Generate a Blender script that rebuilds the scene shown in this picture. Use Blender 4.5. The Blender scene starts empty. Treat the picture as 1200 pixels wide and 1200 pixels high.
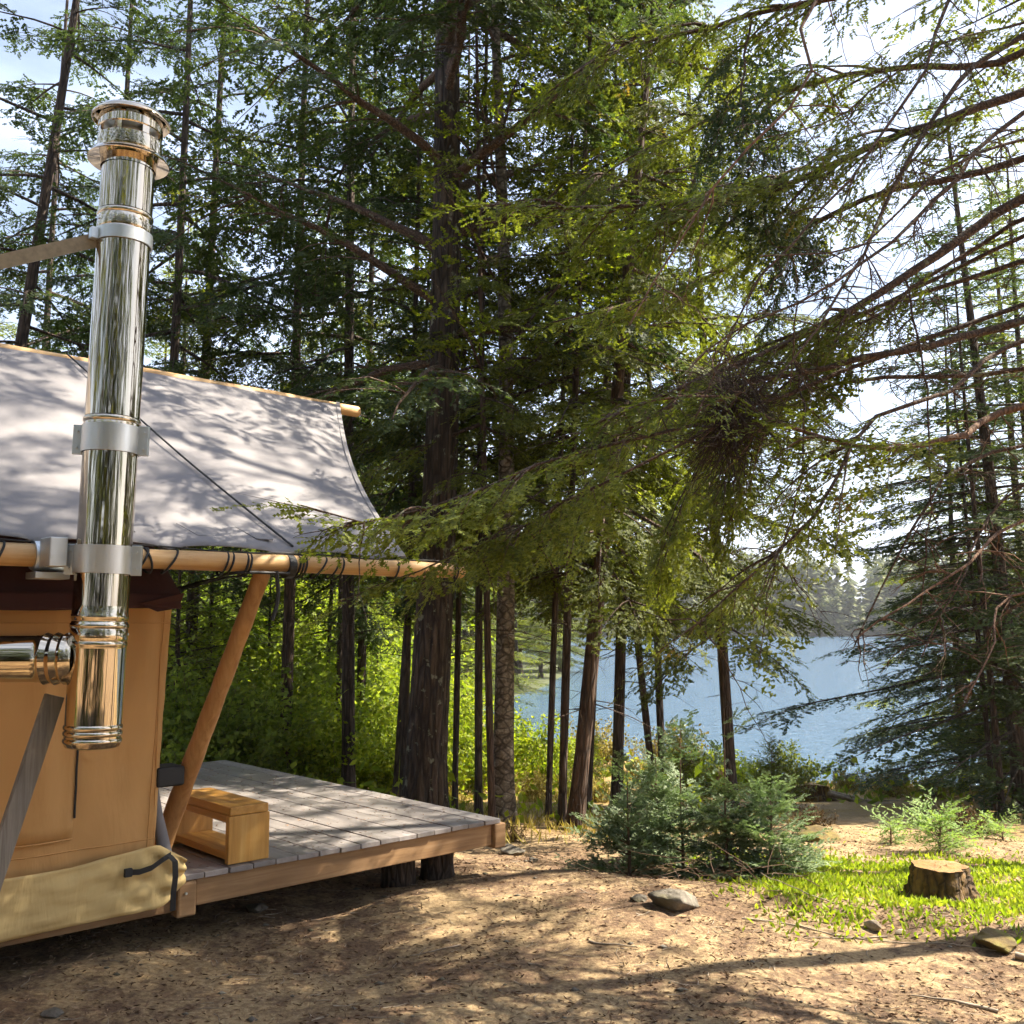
import bpy, math, random
import numpy as np
from mathutils import Vector, Matrix

# ------------------------------------------------------------------ camera, world, sun, exposure
SC = bpy.context.scene
COL = SC.collection
CAM_Z = 1.75
FPX = 1170.0                       # focal length in pixels of the 1200 px photograph
PITCH = math.atan(128.0 / FPX)
cd = bpy.data.cameras.new('camera'); cam = bpy.data.objects.new('camera', cd); COL.objects.link(cam)
cam.location = (0, 0, CAM_Z); cam.rotation_euler = (math.pi / 2 + PITCH, 0, 0)
cd.sensor_width = 36; cd.lens = 36 * FPX / 1200; cd.clip_start = 0.05; cd.clip_end = 4000
SC.camera = cam

SUN_AZ, SUN_EL = math.radians(74), math.radians(50)      # azimuth clockwise from +Y
w = bpy.data.worlds.new('World'); SC.world = w; w.use_nodes = True
nt = w.node_tree; nt.nodes.clear()
sky = nt.nodes.new('ShaderNodeTexSky'); sky.sky_type = 'NISHITA'; sky.sun_disc = False
sky.sun_elevation = SUN_EL; sky.sun_rotation = SUN_AZ; sky.dust_density = 2.5; sky.air_density = 1.0
bg = nt.nodes.new('ShaderNodeBackground'); bg.inputs['Strength'].default_value = 0.062
out = nt.nodes.new('ShaderNodeOutputWorld')
tc = nt.nodes.new('ShaderNodeTexCoord'); mp = nt.nodes.new('ShaderNodeMapping')
mp.inputs['Scale'].default_value = (1.5, 1.5, 4.0)
cn = nt.nodes.new('ShaderNodeTexNoise'); cn.inputs['Scale'].default_value = 2.2; cn.inputs['Detail'].default_value = 6
cr = nt.nodes.new('ShaderNodeValToRGB'); cr.color_ramp.elements[0].position = 0.40; cr.color_ramp.elements[1].position = 0.72
cr.color_ramp.elements[0].color = (0.16, 0.16, 0.16, 1); cr.color_ramp.elements[1].color = (0.6, 0.6, 0.6, 1)
cm = nt.nodes.new('ShaderNodeMix'); cm.data_type = 'RGBA'
cm.inputs[7].default_value = (9.0, 10.3, 13.2, 1)
nt.links.new(tc.outputs['Generated'], mp.inputs[0]); nt.links.new(mp.outputs[0], cn.inputs['Vector'])
nt.links.new(cn.outputs[0], cr.inputs[0]); nt.links.new(cr.outputs[0], cm.inputs[0])
nt.links.new(sky.outputs[0], cm.inputs[6]); nt.links.new(cm.outputs[2], bg.inputs[0]); nt.links.new(bg.outputs[0], out.inputs[0])

sl = bpy.data.lights.new('sun', 'SUN'); sl.energy = 5.0; sl.angle = math.radians(0.53); sl.color = (1.0, 0.91, 0.74)
sun = bpy.data.objects.new('sun', sl); COL.objects.link(sun); sun.location = (20, 10, 30)
sdir = Vector((math.sin(SUN_AZ) * math.cos(SUN_EL), math.cos(SUN_AZ) * math.cos(SUN_EL), math.sin(SUN_EL)))
sun.rotation_euler = sdir.to_track_quat('Z', 'Y').to_euler()

SC.view_settings.view_transform = 'Standard'; SC.view_settings.look = 'None'
SC.view_settings.gamma = 1; SC.view_settings.use_curve_mapping = False; SC.view_settings.exposure = 1.86
SC.render.engine = 'CYCLES'
cy = SC.cycles
cy.use_denoising = True; cy.use_adaptive_sampling = True; cy.adaptive_threshold = 0.03; cy.volume_bounces = 0; cy.max_bounces = 7; cy.diffuse_bounces = 4; cy.glossy_bounces = 3
cy.transmission_bounces = 3; cy.transparent_max_bounces = 6; cy.sample_clamp_indirect = 6
cy.caustics_reflective = False; cy.caustics_refractive = False

# ------------------------------------------------------------------ helpers
rng = np.random.default_rng(11)
random.seed(5)
CP, SP_ = math.cos(PITCH), math.sin(PITCH)

def at(px, py, Y):
    """world point at forward distance Y seen at photograph position (px, py)"""
    dx, dz = (px - 600) / FPX, (600 - py) / FPX
    d = Vector((dx, CP - dz * SP_, SP_ + dz * CP))
    return Vector((0, 0, CAM_Z)) + d * (Y / d.y)

def unit(a):
    return a / np.maximum(np.linalg.norm(a, axis=-1, keepdims=True), 1e-9)

def wob(x, y, seed, wl, n=7):
    """smooth value made of sines, about -1..1"""
    r = np.random.default_rng(seed); s = 0
    for i in range(n):
        a = r.uniform(0, 6.283); k = 6.283 / (wl * r.uniform(0.55, 1.7)); p = r.uniform(0, 6.283)
        s = s + np.sin((x * math.cos(a) + y * math.sin(a)) * k + p)
    return s / n * 1.4

def tag(o, label=None, cat=None, group=None, kind=None):
    if label: o['label'] = label
    if cat: o['category'] = cat
    if group: o['group'] = group
    if kind: o['kind'] = kind
    return o

def empty(name, loc=(0, 0, 0), rz=0.0, label=None, cat=None, group=None):
    o = bpy.data.objects.new(name, None); COL.objects.link(o)
    o.location = loc; o.rotation_euler = (0, 0, rz); o.empty_display_size = 0.1
    return tag(o, label, cat, group)

def mesh_np(name, V, F):
    V = np.ascontiguousarray(V, dtype=np.float32); F = np.ascontiguousarray(F, dtype=np.int32)
    k = F.shape[1]; me = bpy.data.meshes.new(name)
    me.vertices.add(len(V)); me.vertices.foreach_set('co', V.ravel())
    me.loops.add(F.size); me.loops.foreach_set('vertex_index', F.ravel())
    me.polygons.add(len(F)); me.polygons.foreach_set('loop_start', np.arange(0, F.size, k, dtype=np.int32))
    me.update(calc_edges=True)
    return me

def link(name, me, mat, parent=None, smooth=False):
    o = bpy.data.objects.new(name, me); COL.objects.link(o)
    if mat is not None and len(me.materials) == 0: me.materials.append(mat)
    if smooth: me.polygons.foreach_set('use_smooth', np.ones(len(me.polygons), dtype=bool))
    if parent is not None: o.parent = parent
    return o

class MB:
    def __init__(s, off=(0, 0, 0)): s.v = []; s.f = []; s.off = Vector(off)
    def add(s, vs, fs):
        n = len(s.v); s.v += [tuple(Vector(p) - s.off) for p in vs]; s.f += [tuple(i + n for i in f) for f in fs]
    def box(s, a, b, M=None):
        x0, y0, z0 = a; x1, y1, z1 = b
        vs = [(x, y, z) for z in (z0, z1) for (x, y) in ((x0, y0), (x1, y0), (x1, y1), (x0, y1))]
        if M is not None: vs = [M @ Vector(p) for p in vs]
        s.add(vs, [(3, 2, 1, 0), (4, 5, 6, 7), (0, 1, 5, 4), (1, 2, 6, 5), (2, 3, 7, 6), (3, 0, 4, 7)])
        return s
    def tube(s, pts, rad, n=8, cap=True):
        pts = [Vector(p) for p in pts]; m = len(pts)
        if not hasattr(rad, '__len__'): rad = [rad] * m
        vs = []; prev = None
        for i, p in enumerate(pts):
            t = (pts[min(i + 1, m - 1)] - pts[max(i - 1, 0)])
            if t.length < 1e-9: t = Vector((0, 0, 1))
            t.normalize()
            if prev is None:
                a = Vector((0, 0, 1)) if abs(t.z) < 0.9 else Vector((1, 0, 0)); e = t.cross(a).normalized()
            else:
                e = (prev - t * prev.dot(t)).normalized()
            prev = e; g = t.cross(e)
            for k in range(n):
                q = 2 * math.pi * k / n; vs.append(p + (e * math.cos(q) + g * math.sin(q)) * rad[i])
        fs = [(i * n + k, i * n + (k + 1) % n, (i + 1) * n + (k + 1) % n, (i + 1) * n + k) for i in range(m - 1) for k in range(n)]
        if cap: fs += [tuple(range(n - 1, -1, -1)), tuple(range((m - 1) * n, m * n))]
        s.add(vs, fs); return s
    def lathe(s, prof, c=(0, 0, 0), n=40, M=None, cap0=True, cap1=True):
        vs = []; c = Vector(c)
        for (r, z) in prof:
            for k in range(n):
                q = 2 * math.pi * k / n; p = Vector((r * math.cos(q), r * math.sin(q), z))
                vs.append((M @ p if M is not None else p) + c)
        m = len(prof)
        fs = [(i * n + k, i * n + (k + 1) % n, (i + 1) * n + (k + 1) % n, (i + 1) * n + k) for i in range(m - 1) for k in range(n)]
        if cap0: fs.append(tuple(range(n - 1, -1, -1)))
        if cap1: fs.append(tuple(range((m - 1) * n, m * n)))
        s.add(vs, fs); return s
    def build(s, name, mat, parent=None, smooth=False, bevel=0, solid=0):
        me = bpy.data.meshes.new(name); me.from_pydata(s.v, [], s.f); me.update()
        o = link(name, me, mat, parent, smooth)
        if solid:
            md = o.modifiers.new('solid', 'SOLIDIFY'); md.thickness = solid; md.offset = 0
        if bevel:
            md = o.modifiers.new('bevel', 'BEVEL'); md.width = bevel; md.segments = 2; md.limit_method = 'ANGLE'
        if smooth and not bevel:
            try: me.set_sharp_from_angle(angle=math.radians(38))
            except Exception: pass
        return o

def join_tubes(list_of):
    """many tubes (points array, radii array, sides) into one V, F quad mesh, fast"""
    Vs, Fs, n0 = [], [], 0
    for pts, rad, n in list_of:
        pts = np.asarray(pts, float); rad = np.asarray(rad, float); m = len(pts)
        t = unit(np.gradient(pts, axis=0)); a = np.array([0, 0, 1.0]) if abs(t[0, 2]) < 0.9 else np.array([1.0, 0, 0])
        e = unit(np.cross(t, a)); g = np.cross(t, e); q = np.arange(n) * 2 * math.pi / n
        ring = pts[:, None] + (e[:, None] * np.cos(q)[None, :, None] + g[:, None] * np.sin(q)[None, :, None]) * rad[:, None, None]
        Vs.append(ring.reshape(-1, 3))
        i = np.arange(m - 1)[:, None]; k = np.arange(n)[None]
        f = np.stack([i * n + k, i * n + (k + 1) % n, (i + 1) * n + (k + 1) % n, (i + 1) * n + k], -1).reshape(-1, 4)
        Fs.append(f + n0); n0 += m * n
    return np.concatenate(Vs), np.concatenate(Fs)

# ------------------------------------------------------------------ materials
def nodemat(name):
    m = bpy.data.materials.new(name); m.use_nodes = True; t = m.node_tree
    b = t.nodes['Principled BSDF']; return m, t, b
def N(t, typ, **kw):
    n = t.nodes.new(typ)
    for k, v in kw.items():
        if k in n.inputs: n.inputs[k].default_value = v
        else: setattr(n, k, v)
    return n
def coords(t, scale=(1, 1, 1), kind='Object'):
    c = N(t, 'ShaderNodeTexCoord'); m = N(t, 'ShaderNodeMapping'); m.inputs['Scale'].default_value = scale
    if kind == 'World':
        g = N(t, 'ShaderNodeNewGeometry'); t.links.new(g.outputs['Position'], m.inputs[0])
    else: t.links.new(c.outputs[kind], m.inputs[0])
    return m.outputs[0]
def noise(t, vec, scale, detail=5, rough=0.55, dist=0):
    n = N(t, 'ShaderNodeTexNoise'); n.inputs['Scale'].default_value = scale; n.inputs['Detail'].default_value = detail
    n.inputs['Roughness'].default_value = rough; n.inputs['Distortion'].default_value = dist
    t.links.new(vec, n.inputs['Vector']); return n.outputs[0]
def ramp(t, fac, stops):
    r = N(t, 'ShaderNodeValToRGB'); e = r.color_ramp.elements
    while len(e) < len(stops): e.new(0.5)
    for el, (p, c) in zip(e, stops):
        el.position = p; el.color = (*c, 1) if len(c) == 3 else c
    t.links.new(fac, r.inputs[0]); return r.outputs[0]
def mixc(t, fac, a, b, mode='MIX'):
    m = N(t, 'ShaderNodeMix'); m.data_type = 'RGBA'; m.blend_type = mode
    for val, i in ((fac, 0), (a, 6), (b, 7)):
        if hasattr(val, 'is_linked') or hasattr(val, 'links'): t.links.new(val, m.inputs[i])
        elif i == 0: m.inputs[0].default_value = val
        else: m.inputs[i].default_value = (*val, 1)
    return m.outputs[2]
def bump(t, b, h, strength=0.4, dist=0.01, prev=None):
    n = N(t, 'ShaderNodeBump'); n.inputs['Strength'].default_value = strength; n.inputs['Distance'].default_value = dist
    t.links.new(h, n.inputs['Height'])
    if prev is not None: t.links.new(prev, n.inputs['Normal'])
    t.links.new(n.outputs[0], b.inputs['Normal']); return n.outputs[0]
G3 = lambda g: (g, g, g)

def mat_wood(name, c1, c2, c3, stretch=(30, 1.5, 30), rough=0.7, knots=True, rnd=0.25, grey=None):
    m, t, b = nodemat(name); v = coords(t, stretch)
    n1 = noise(t, v, 1.0, 8, 0.65, 0.6); col = ramp(t, n1, [(0.28, c1), (0.5, c2), (0.72, c3)])
    v2 = coords(t, (1, 1, 1)); n2 = noise(t, v2, 2.3, 4)
    col = mixc(t, ramp(t, n2, [(0.35, G3(0.0)), (0.7, G3(0.55))]), col, c1)
    if knots:
        vo = N(t, 'ShaderNodeTexVoronoi'); vo.inputs['Scale'].default_value = 3.1; t.links.new(coords(t, (1.6, 0.9, 1.6)), vo.inputs['Vector'])
        col = mixc(t, ramp(t, vo.outputs['Distance'], [(0.03, G3(0.8)), (0.09, G3(0.0))]), col, tuple(x * 0.35 for x in c1))
    if grey is not None:
        n3 = noise(t, coords(t, (3, 3, 3)), 1.5, 6, 0.7)
        col = mixc(t, ramp(t, n3, [(0.35, G3(0.15)), (0.65, G3(0.9))]), col, grey)
    oi = N(t, 'ShaderNodeObjectInfo')
    hsv = N(t, 'ShaderNodeHueSaturation'); t.links.new(col, hsv.inputs['Color'])
    mr = N(t, 'ShaderNodeMapRange'); t.links.new(oi.outputs['Random'], mr.inputs[0]); mr.inputs[3].default_value = 1 - rnd; mr.inputs[4].default_value = 1 + rnd
    t.links.new(mr.outputs[0], hsv.inputs['Value'])
    t.links.new(hsv.outputs[0], b.inputs['Base Color']); b.inputs['Roughness'].default_value = rough
    bump(t, b, n1, 0.35, 0.004); return m

def mat_bark(name, dark, mid, light, sxy=28, sz=3.5, moss=None, lichen=None, strength=1.0, dist=0.03):
    m, t, b = nodemat(name)
    v = coords(t, (sxy, sxy, sz)); n1 = noise(t, v, 1.0, 7, 0.65, 0.8)
    vo = N(t, 'ShaderNodeTexVoronoi'); vo.feature = 'DISTANCE_TO_EDGE'; vo.inputs['Scale'].default_value = 0.7
    t.links.new(coords(t, (sxy, sxy, sz * 1.2)), vo.inputs['Vector'])
    col = ramp(t, n1, [(0.3, dark), (0.5, mid), (0.75, light)])
    col = mixc(t, ramp(t, vo.outputs['Distance'], [(0.0, G3(0.85)), (0.16, G3(0.0))]), col, dark)
    if lichen:
        n2 = noise(t, coords(t, (1, 1, 0.8)), 9, 4, 0.6)
        col = mixc(t, ramp(t, n2, [(0.60, G3(0.0)), (0.66, G3(0.75))]), col, lichen)
    if moss:
        n3 = noise(t, coords(t, (1, 1, 1)), 3.0, 5, 0.6)
        col = mixc(t, ramp(t, n3, [(0.52, G3(0.0)), (0.68, G3(0.7))]), col, moss)
    t.links.new(col, b.inputs['Base Color']); b.inputs['Roughness'].default_value = 0.9
    h = mixc(t, 0.5, n1, ramp(t, vo.outputs['Distance'], [(0, G3(0)), (0.2, G3(1))]))
    bump(t, b, h, strength, dist); return m

def mat_leaf(name, c1, c2, c3, trans, tw=0.4, rough=0.5, nscale=1.6, dead=None):
    """needles: colour varies from tuft to tuft and over the crown; light passes through"""
    m, t, b = nodemat(name)
    g = N(t, 'ShaderNodeNewGeometry'); n1 = noise(t, coords(t, (1, 1, 1)), nscale, 3)
    mx = mixc(t, 0.45, n1, g.outputs['Random Per Island'])
    col = ramp(t, mx, [(0.25, c1), (0.5, c2), (0.8, c3)])
    if dead:
        col = mixc(t, ramp(t, noise(t, coords(t, (1, 1, 1)), 2.3, 2), [(0.66, G3(0)), (0.72, G3(0.8))]), col, dead)
    oi = N(t, 'ShaderNodeObjectInfo'); hsv = N(t, 'ShaderNodeHueSaturation'); t.links.new(col, hsv.inputs['Color'])
    mr = N(t, 'ShaderNodeMapRange'); t.links.new(oi.outputs['Random'], mr.inputs[0]); mr.inputs[3].default_value = 0.8; mr.inputs[4].default_value = 1.2
    t.links.new(mr.outputs[0], hsv.inputs['Value'])
    t.links.new(hsv.outputs[0], b.inputs['Base Color']); b.inputs['Roughness'].default_value = rough + 0.1; b.inputs['Specular IOR Level'].default_value = 0.22
    tr = N(t, 'ShaderNodeBsdfTranslucent'); t.links.new(mixc(t, 1.0, hsv.outputs[0], trans, 'MULTIPLY'), tr.inputs[0])
    ms = N(t, 'ShaderNodeMixShader'); ms.inputs[0].default_value = tw
    o = t.nodes['Material Output']; t.links.new(b.outputs[0], ms.inputs[1]); t.links.new(tr.outputs[0], ms.inputs[2]); t.links.new(ms.outputs[0], o.inputs[0])
    return m

def mat_plain(name, c, rough=0.6, metal=0, nz=None, bs=0.2, bscale=40):
    m, t, b = nodemat(name); b.inputs['Roughness'].default_value = rough; b.inputs['Metallic'].default_value = metal
    n1 = noise(t, coords(t), bscale, 5)
    t.links.new(ramp(t, n1, [(0.3, tuple(x * 0.8 for x in c)), (0.7, tuple(min(1, x * 1.15) for x in c))]), b.inputs['Base Color'])
    if bs: bump(t, b, n1, bs, 0.003)
    return m

def mat_canvas(name, c, tw, folds=0.5, stain=0.15):
    m, t, b = nodemat(name)
    n1 = noise(t, coords(t, (1, 1, 1)), 1.3, 4); col = ramp(t, n1, [(0.3, tuple(x * (1 - stain) for x in c)), (0.7, tuple(x * (1 + stain * 0.5) for x in c))])
    t.links.new(col, b.inputs['Base Color']); b.inputs['Roughness'].default_value = 0.85
    wv = noise(t, coords(t, (420, 420, 420)), 1.0, 1); n2 = noise(t, coords(t, (5, 5, 1.2)), 1.0, 4, 0.5, 0.6)
    p = bump(t, b, wv, 0.12, 0.001); bump(t, b, n2, folds, 0.03, p)
    tr = N(t, 'ShaderNodeBsdfTranslucent'); t.links.new(col, tr.inputs[0])
    ms = N(t, 'ShaderNodeMixShader'); ms.inputs[0].default_value = tw
    o = t.nodes['Material Output']; t.links.new(b.outputs[0], ms.inputs[1]); t.links.new(tr.outputs[0], ms.inputs[2]); t.links.new(ms.outputs[0], o.inputs[0])
    return m

M = {}
M['plank'] = mat_wood('deck_wood', (0.12, 0.095, 0.085), (0.22, 0.20, 0.20), (0.33, 0.315, 0.33), (22, 0.9, 22), 0.36, True, 0.16, grey=(0.315, 0.285, 0.275))
M['rim'] = mat_wood('rim_wood', (0.18, 0.095, 0.04), (0.32, 0.185, 0.085), (0.42, 0.265, 0.14), (1.1, 24, 24), 0.75, True, 0.12)
M['bench'] = mat_wood('bench_wood', (0.38, 0.17, 0.03), (0.58, 0.30, 0.065), (0.70, 0.42, 0.13), (20, 1.2, 20), 0.5, True, 0.08)
M['benchend'] = mat_wood('bench_end_wood', (0.38, 0.17, 0.03), (0.58, 0.30, 0.065), (0.70, 0.42, 0.13), (20, 20, 1.2), 0.5, True, 0.08)
M['pole'] = mat_wood('peeled_pole', (0.42, 0.22, 0.08), (0.60, 0.37, 0.16), (0.74, 0.52, 0.28), (1.2, 26, 26), 0.6, True, 0.05)
M['brace'] = mat_wood('brace_pole', (0.30, 0.13, 0.04), (0.48, 0.25, 0.09), (0.62, 0.36, 0.15), (26, 26, 1.3), 0.6, True, 0.05)
M['grey_board'] = mat_wood('weathered_board', (0.10, 0.085, 0.07), (0.26, 0.23, 0.19), (0.42, 0.38, 0.32), (40, 40, 1.6), 0.85, False, 0.05)
M['log'] = mat_bark('log_bark', (0.025, 0.016, 0.011), (0.07, 0.045, 0.03), (0.14, 0.09, 0.06), 30, 6)
M['steel'] = None
def mat_steel(name, rough, c=(0.78, 0.77, 0.75), dent=0.05):
    m, t, b = nodemat(name); b.inputs['Metallic'].default_value = 1; b.inputs['Base Color'].default_value = (*c, 1)
    n1 = noise(t, coords(t, (1, 1, 0.25)), 22, 4); r = N(t, 'ShaderNodeMapRange'); t.links.new(n1, r.inputs[0])
    r.inputs[3].default_value = rough * 0.7; r.inputs[4].default_value = rough * 1.5; t.links.new(r.outputs[0], b.inputs['Roughness'])
    bump(t, b, noise(t, coords(t, (1.0, 1.0, 0.2)), 9, 3), dent, 0.01); return m
M['steel'] = mat_steel('polished_steel', 0.035, (0.56, 0.48, 0.37))  # warm base tint stands in for golden surroundings mirrored in the pipe
M['band'] = mat_steel('brushed_band', 0.38, (0.62, 0.62, 0.60), 0.02)
M['galv'] = mat_steel('galvanised', 0.42, (0.60, 0.63, 0.64), 0.05)
M['bracket'] = mat_plain('bracket_paint', (0.30, 0.26, 0.19), 0.45, 0.3, bs=0.05)
M['fly'] = mat_canvas('fly_canvas', (0.28, 0.262, 0.27), 0.22, 0.25, 0.06)
M['canvas'] = mat_canvas('tan_canvas', (0.76, 0.43, 0.16), 0.2, 0.5, 0.09)
M['skirt'] = mat_canvas('khaki_vinyl', (0.74, 0.54, 0.24), 0.1, 0.7, 0.12)
M['maroon'] = mat_canvas('maroon_canvas', (0.075, 0.022, 0.018), 0.05, 0.4)
M['rope'] = mat_plain('black_cord', (0.012, 0.012, 0.013), 0.7, bscale=200)
M['strap'] = mat_plain('black_webbing', (0.014, 0.014, 0.016), 0.6, bscale=300)
M['rock'] = None
def mat_rock(name, a, b_, c, moss=None):
    m, t, b = nodemat(name); n1 = noise(t, coords(t), 9, 9, 0.7); col = ramp(t, n1, [(0.3, a), (0.5, b_), (0.72, c)])
    if moss: col = mixc(t, ramp(t, noise(t, coords(t), 4, 4), [(0.5, G3(0)), (0.62, G3(0.8))]), col, moss)
    t.links.new(col, b.inputs['Base Color']); b.inputs['Roughness'].default_value = 0.9; bump(t, b, n1, 0.9, 0.02); return m
M['rock'] = mat_rock('rock', (0.05, 0.042, 0.032), (0.14, 0.12, 0.095), (0.28, 0.25, 0.20), (0.10, 0.085, 0.04))
M['mossrock'] = mat_rock('mossy_hump', (0.05, 0.03, 0.012), (0.12, 0.08, 0.02), (0.20, 0.15, 0.03), (0.13, 0.12, 0.02))
M['stump_side'] = mat_bark('stump_bark', (0.03, 0.016, 0.008), (0.12, 0.065, 0.02), (0.28, 0.16, 0.04), 20, 5, moss=(0.34, 0.22, 0.035))
M['stump_top'] = mat_rock('stump_top', (0.13, 0.065, 0.025), (0.26, 0.145, 0.055), (0.38, 0.24, 0.11), (0.26, 0.14, 0.025))
M['deadwood'] = mat_wood('dead_wood', (0.16, 0.12, 0.085), (0.34, 0.27, 0.20), (0.55, 0.47, 0.37), (14, 14, 14), 0.85, False, 0.1)
M['twig'] = mat_plain('twig_bark', (0.13, 0.075, 0.045), 0.85, bscale=60)
M['darktwig'] = mat_plain('dark_twig', (0.05, 0.03, 0.022), 0.9, bscale=60)
M['limb'] = mat_bark('limb_bark', (0.03, 0.018, 0.012), (0.11, 0.062, 0.038), (0.22, 0.14, 0.09), 40, 40, lichen=(0.20, 0.21, 0.13), dist=0.008)
M['redlimb'] = mat_bark('red_limb_bark', (0.07, 0.036, 0.02), (0.18, 0.095, 0.055), (0.30, 0.18, 0.11), 40, 12, dist=0.006)
M['bark'] = mat_bark('hemlock_bark', (0.022, 0.014, 0.010), (0.075, 0.048, 0.034), (0.16, 0.11, 0.08), 30, 3.2)
M['barkred'] = mat_bark('red_bark', (0.026, 0.015, 0.009), (0.08, 0.045, 0.028), (0.16, 0.10, 0.065), 26, 3.0)
M['barkbig'] = mat_bark('old_bark', (0.014, 0.009, 0.006), (0.058, 0.038, 0.026), (0.14, 0.10, 0.07), 19, 2.2, lichen=(0.24, 0.25, 0.18), strength=1.0, dist=0.05)
M['birch'] = mat_bark('birch_bark', (0.03, 0.022, 0.016), (0.17, 0.135, 0.10), (0.45, 0.40, 0.33), 13, 15, dist=0.012)
M['hemlock'] = mat_leaf('hemlock_needles', (0.052, 0.066, 0.016), (0.10, 0.122, 0.023), (0.175, 0.20, 0.035), (1.6, 1.6, 0.6), 0.5)
M['darkhem'] = mat_leaf('dark_needles', (0.030, 0.048, 0.019), (0.055, 0.08, 0.026), (0.095, 0.125, 0.032), (1.3, 1.4, 0.7), 0.42)
M['fir'] = mat_leaf('fir_needles', (0.070, 0.092, 0.022), (0.13, 0.156, 0.030), (0.225, 0.25, 0.05), (1.6, 1.6, 0.6), 0.5, 0.42, dead=(0.20, 0.12, 0.05))
M['bluefir'] = mat_leaf('balsam_needles', (0.10, 0.145, 0.065), (0.185, 0.24, 0.125), (0.33, 0.38, 0.23), (1.0, 1.2, 0.7), 0.3, 0.4)
M['yellow'] = mat_leaf('young_leaves', (0.10, 0.15, 0.02), (0.21, 0.27, 0.025), (0.36, 0.38, 0.04), (1.3, 1.35, 0.5), 0.5)
M['sun_painted'] = mat_leaf('sun_painted_needles', (0.10, 0.145, 0.03), (0.18, 0.24, 0.045), (0.29, 0.34, 0.06), (1.5, 1.5, 0.6), 0.55)  # leaf colour brightened to stand in for sunlight on young trees and bushes
M['lime'] = mat_leaf('lily_leaves', (0.16, 0.23, 0.025), (0.28, 0.35, 0.04), (0.42, 0.43, 0.08), (1.2, 1.3, 0.4), 0.45, 0.4)
M['seedling'] = mat_leaf('seedling_needles', (0.14, 0.22, 0.07), (0.22, 0.32, 0.10), (0.32, 0.40, 0.14), (1.2, 1.3, 0.6), 0.4)
M['gold'] = mat_leaf('dry_grass', (0.16, 0.13, 0.03), (0.28, 0.23, 0.06), (0.42, 0.37, 0.14), (1.2, 1.15, 0.6), 0.35, 0.7)
M['brush'] = mat_leaf('brown_brush', (0.06, 0.04, 0.02), (0.13, 0.08, 0.035), (0.2, 0.14, 0.06), (1.0, 0.9, 0.5), 0.15, 0.8)
M['far'] = mat_leaf('far_needles', (0.06, 0.085, 0.03), (0.13, 0.15, 0.05), (0.27, 0.26, 0.10), (1.1, 1.2, 0.7), 0.3)
M['litter'] = mat_leaf('needle_litter', (0.09, 0.05, 0.03), (0.22, 0.13, 0.075), (0.44, 0.31, 0.20), (1, 1, 1), 0.02, 0.9)

# ------------------------------------------------------------------ terrain and lake
LAKE = np.array([(70, 27), (30, 22), (14, 19.6), (9, 19.2), (5.5, 19.8), (3.5, 21.5), (1.8, 23.5), (0.2, 26), (-1.3, 30), (-1.4, 38), (1.2, 50),
                 (3.6, 66), (2.5, 88), (-8, 112), (-26, 130), (-42, 155), (-25, 185), (20, 203), (75, 208), (130, 190), (170, 150), (175, 100), (140, 48)], float)
WATER_Z = -1.42

def lake_sd(X, Y):
    X = np.asarray(X, float); Y = np.asarray(Y, float); d = np.full(X.shape, 1e9); ins = np.zeros(X.shape, bool)
    for i in range(len(LAKE)):
        a = LAKE[i]; b = LAKE[(i + 1) % len(LAKE)]; e = b - a
        t = np.clip(((X - a[0]) * e[0] + (Y - a[1]) * e[1]) / (e @ e), 0, 1)
        d = np.minimum(d, np.hypot(X - a[0] - t * e[0], Y - a[1] - t * e[1]))
        c = (a[1] > Y) != (b[1] > Y)
        with np.errstate(divide='ignore', invalid='ignore'):
            xi = a[0] + (Y - a[1]) / (e[1] if e[1] != 0 else 1e-9) * e[0]
        ins ^= c & (X < xi)
    return np.where(ins, -d, d)

def ground(X, Y):
    X = np.asarray(X, float); Y = np.asarray(Y, float)
    yy = Y + 0.16 * np.clip(X, 0, 8) - 0.12 * np.clip(-X, 0, 6)
    z = -0.105 * np.maximum(0, np.sqrt(np.maximum(yy - 6.4, 0) ** 2 + 0.25) - 0.5)
    z = np.maximum(z, -1.05 - 0.006 * np.clip(yy - 16, 0, 60))
    sd = lake_sd(X, Y)
    z = z + np.clip((sd - 12) * 0.10, 0, 9) * (np.clip((Y - 60) / 120, 0, 1))
    near = np.clip(1 - np.abs(sd) / 4.0, 0, 1)
    z = np.where(sd > 0, z * (1 - near) + (-1.36) * near, np.maximum(-1.36 + sd * 0.14, -4))
    amp = np.clip(1 - np.hypot(X, Y - 8) / 60, 0.15, 1)
    z = z + amp * (0.045 * wob(X, Y, 3, 2.6) + 0.022 * wob(X, Y, 4, 0.7) + 0.009 * wob(X, Y, 5, 0.25))
    # small bank where the trodden ground breaks off towards the fir saplings
    z = z + 0.07 * np.exp(-((Y - (7.3 - 0.45 * X)) / 0.5) ** 2) * np.clip(1.2 - np.abs(X - 0.9) / 2.4, 0, 1)
    return z
def gz(X, Y): return float(ground(np.array([X]), np.array([Y]))[0])

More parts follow.
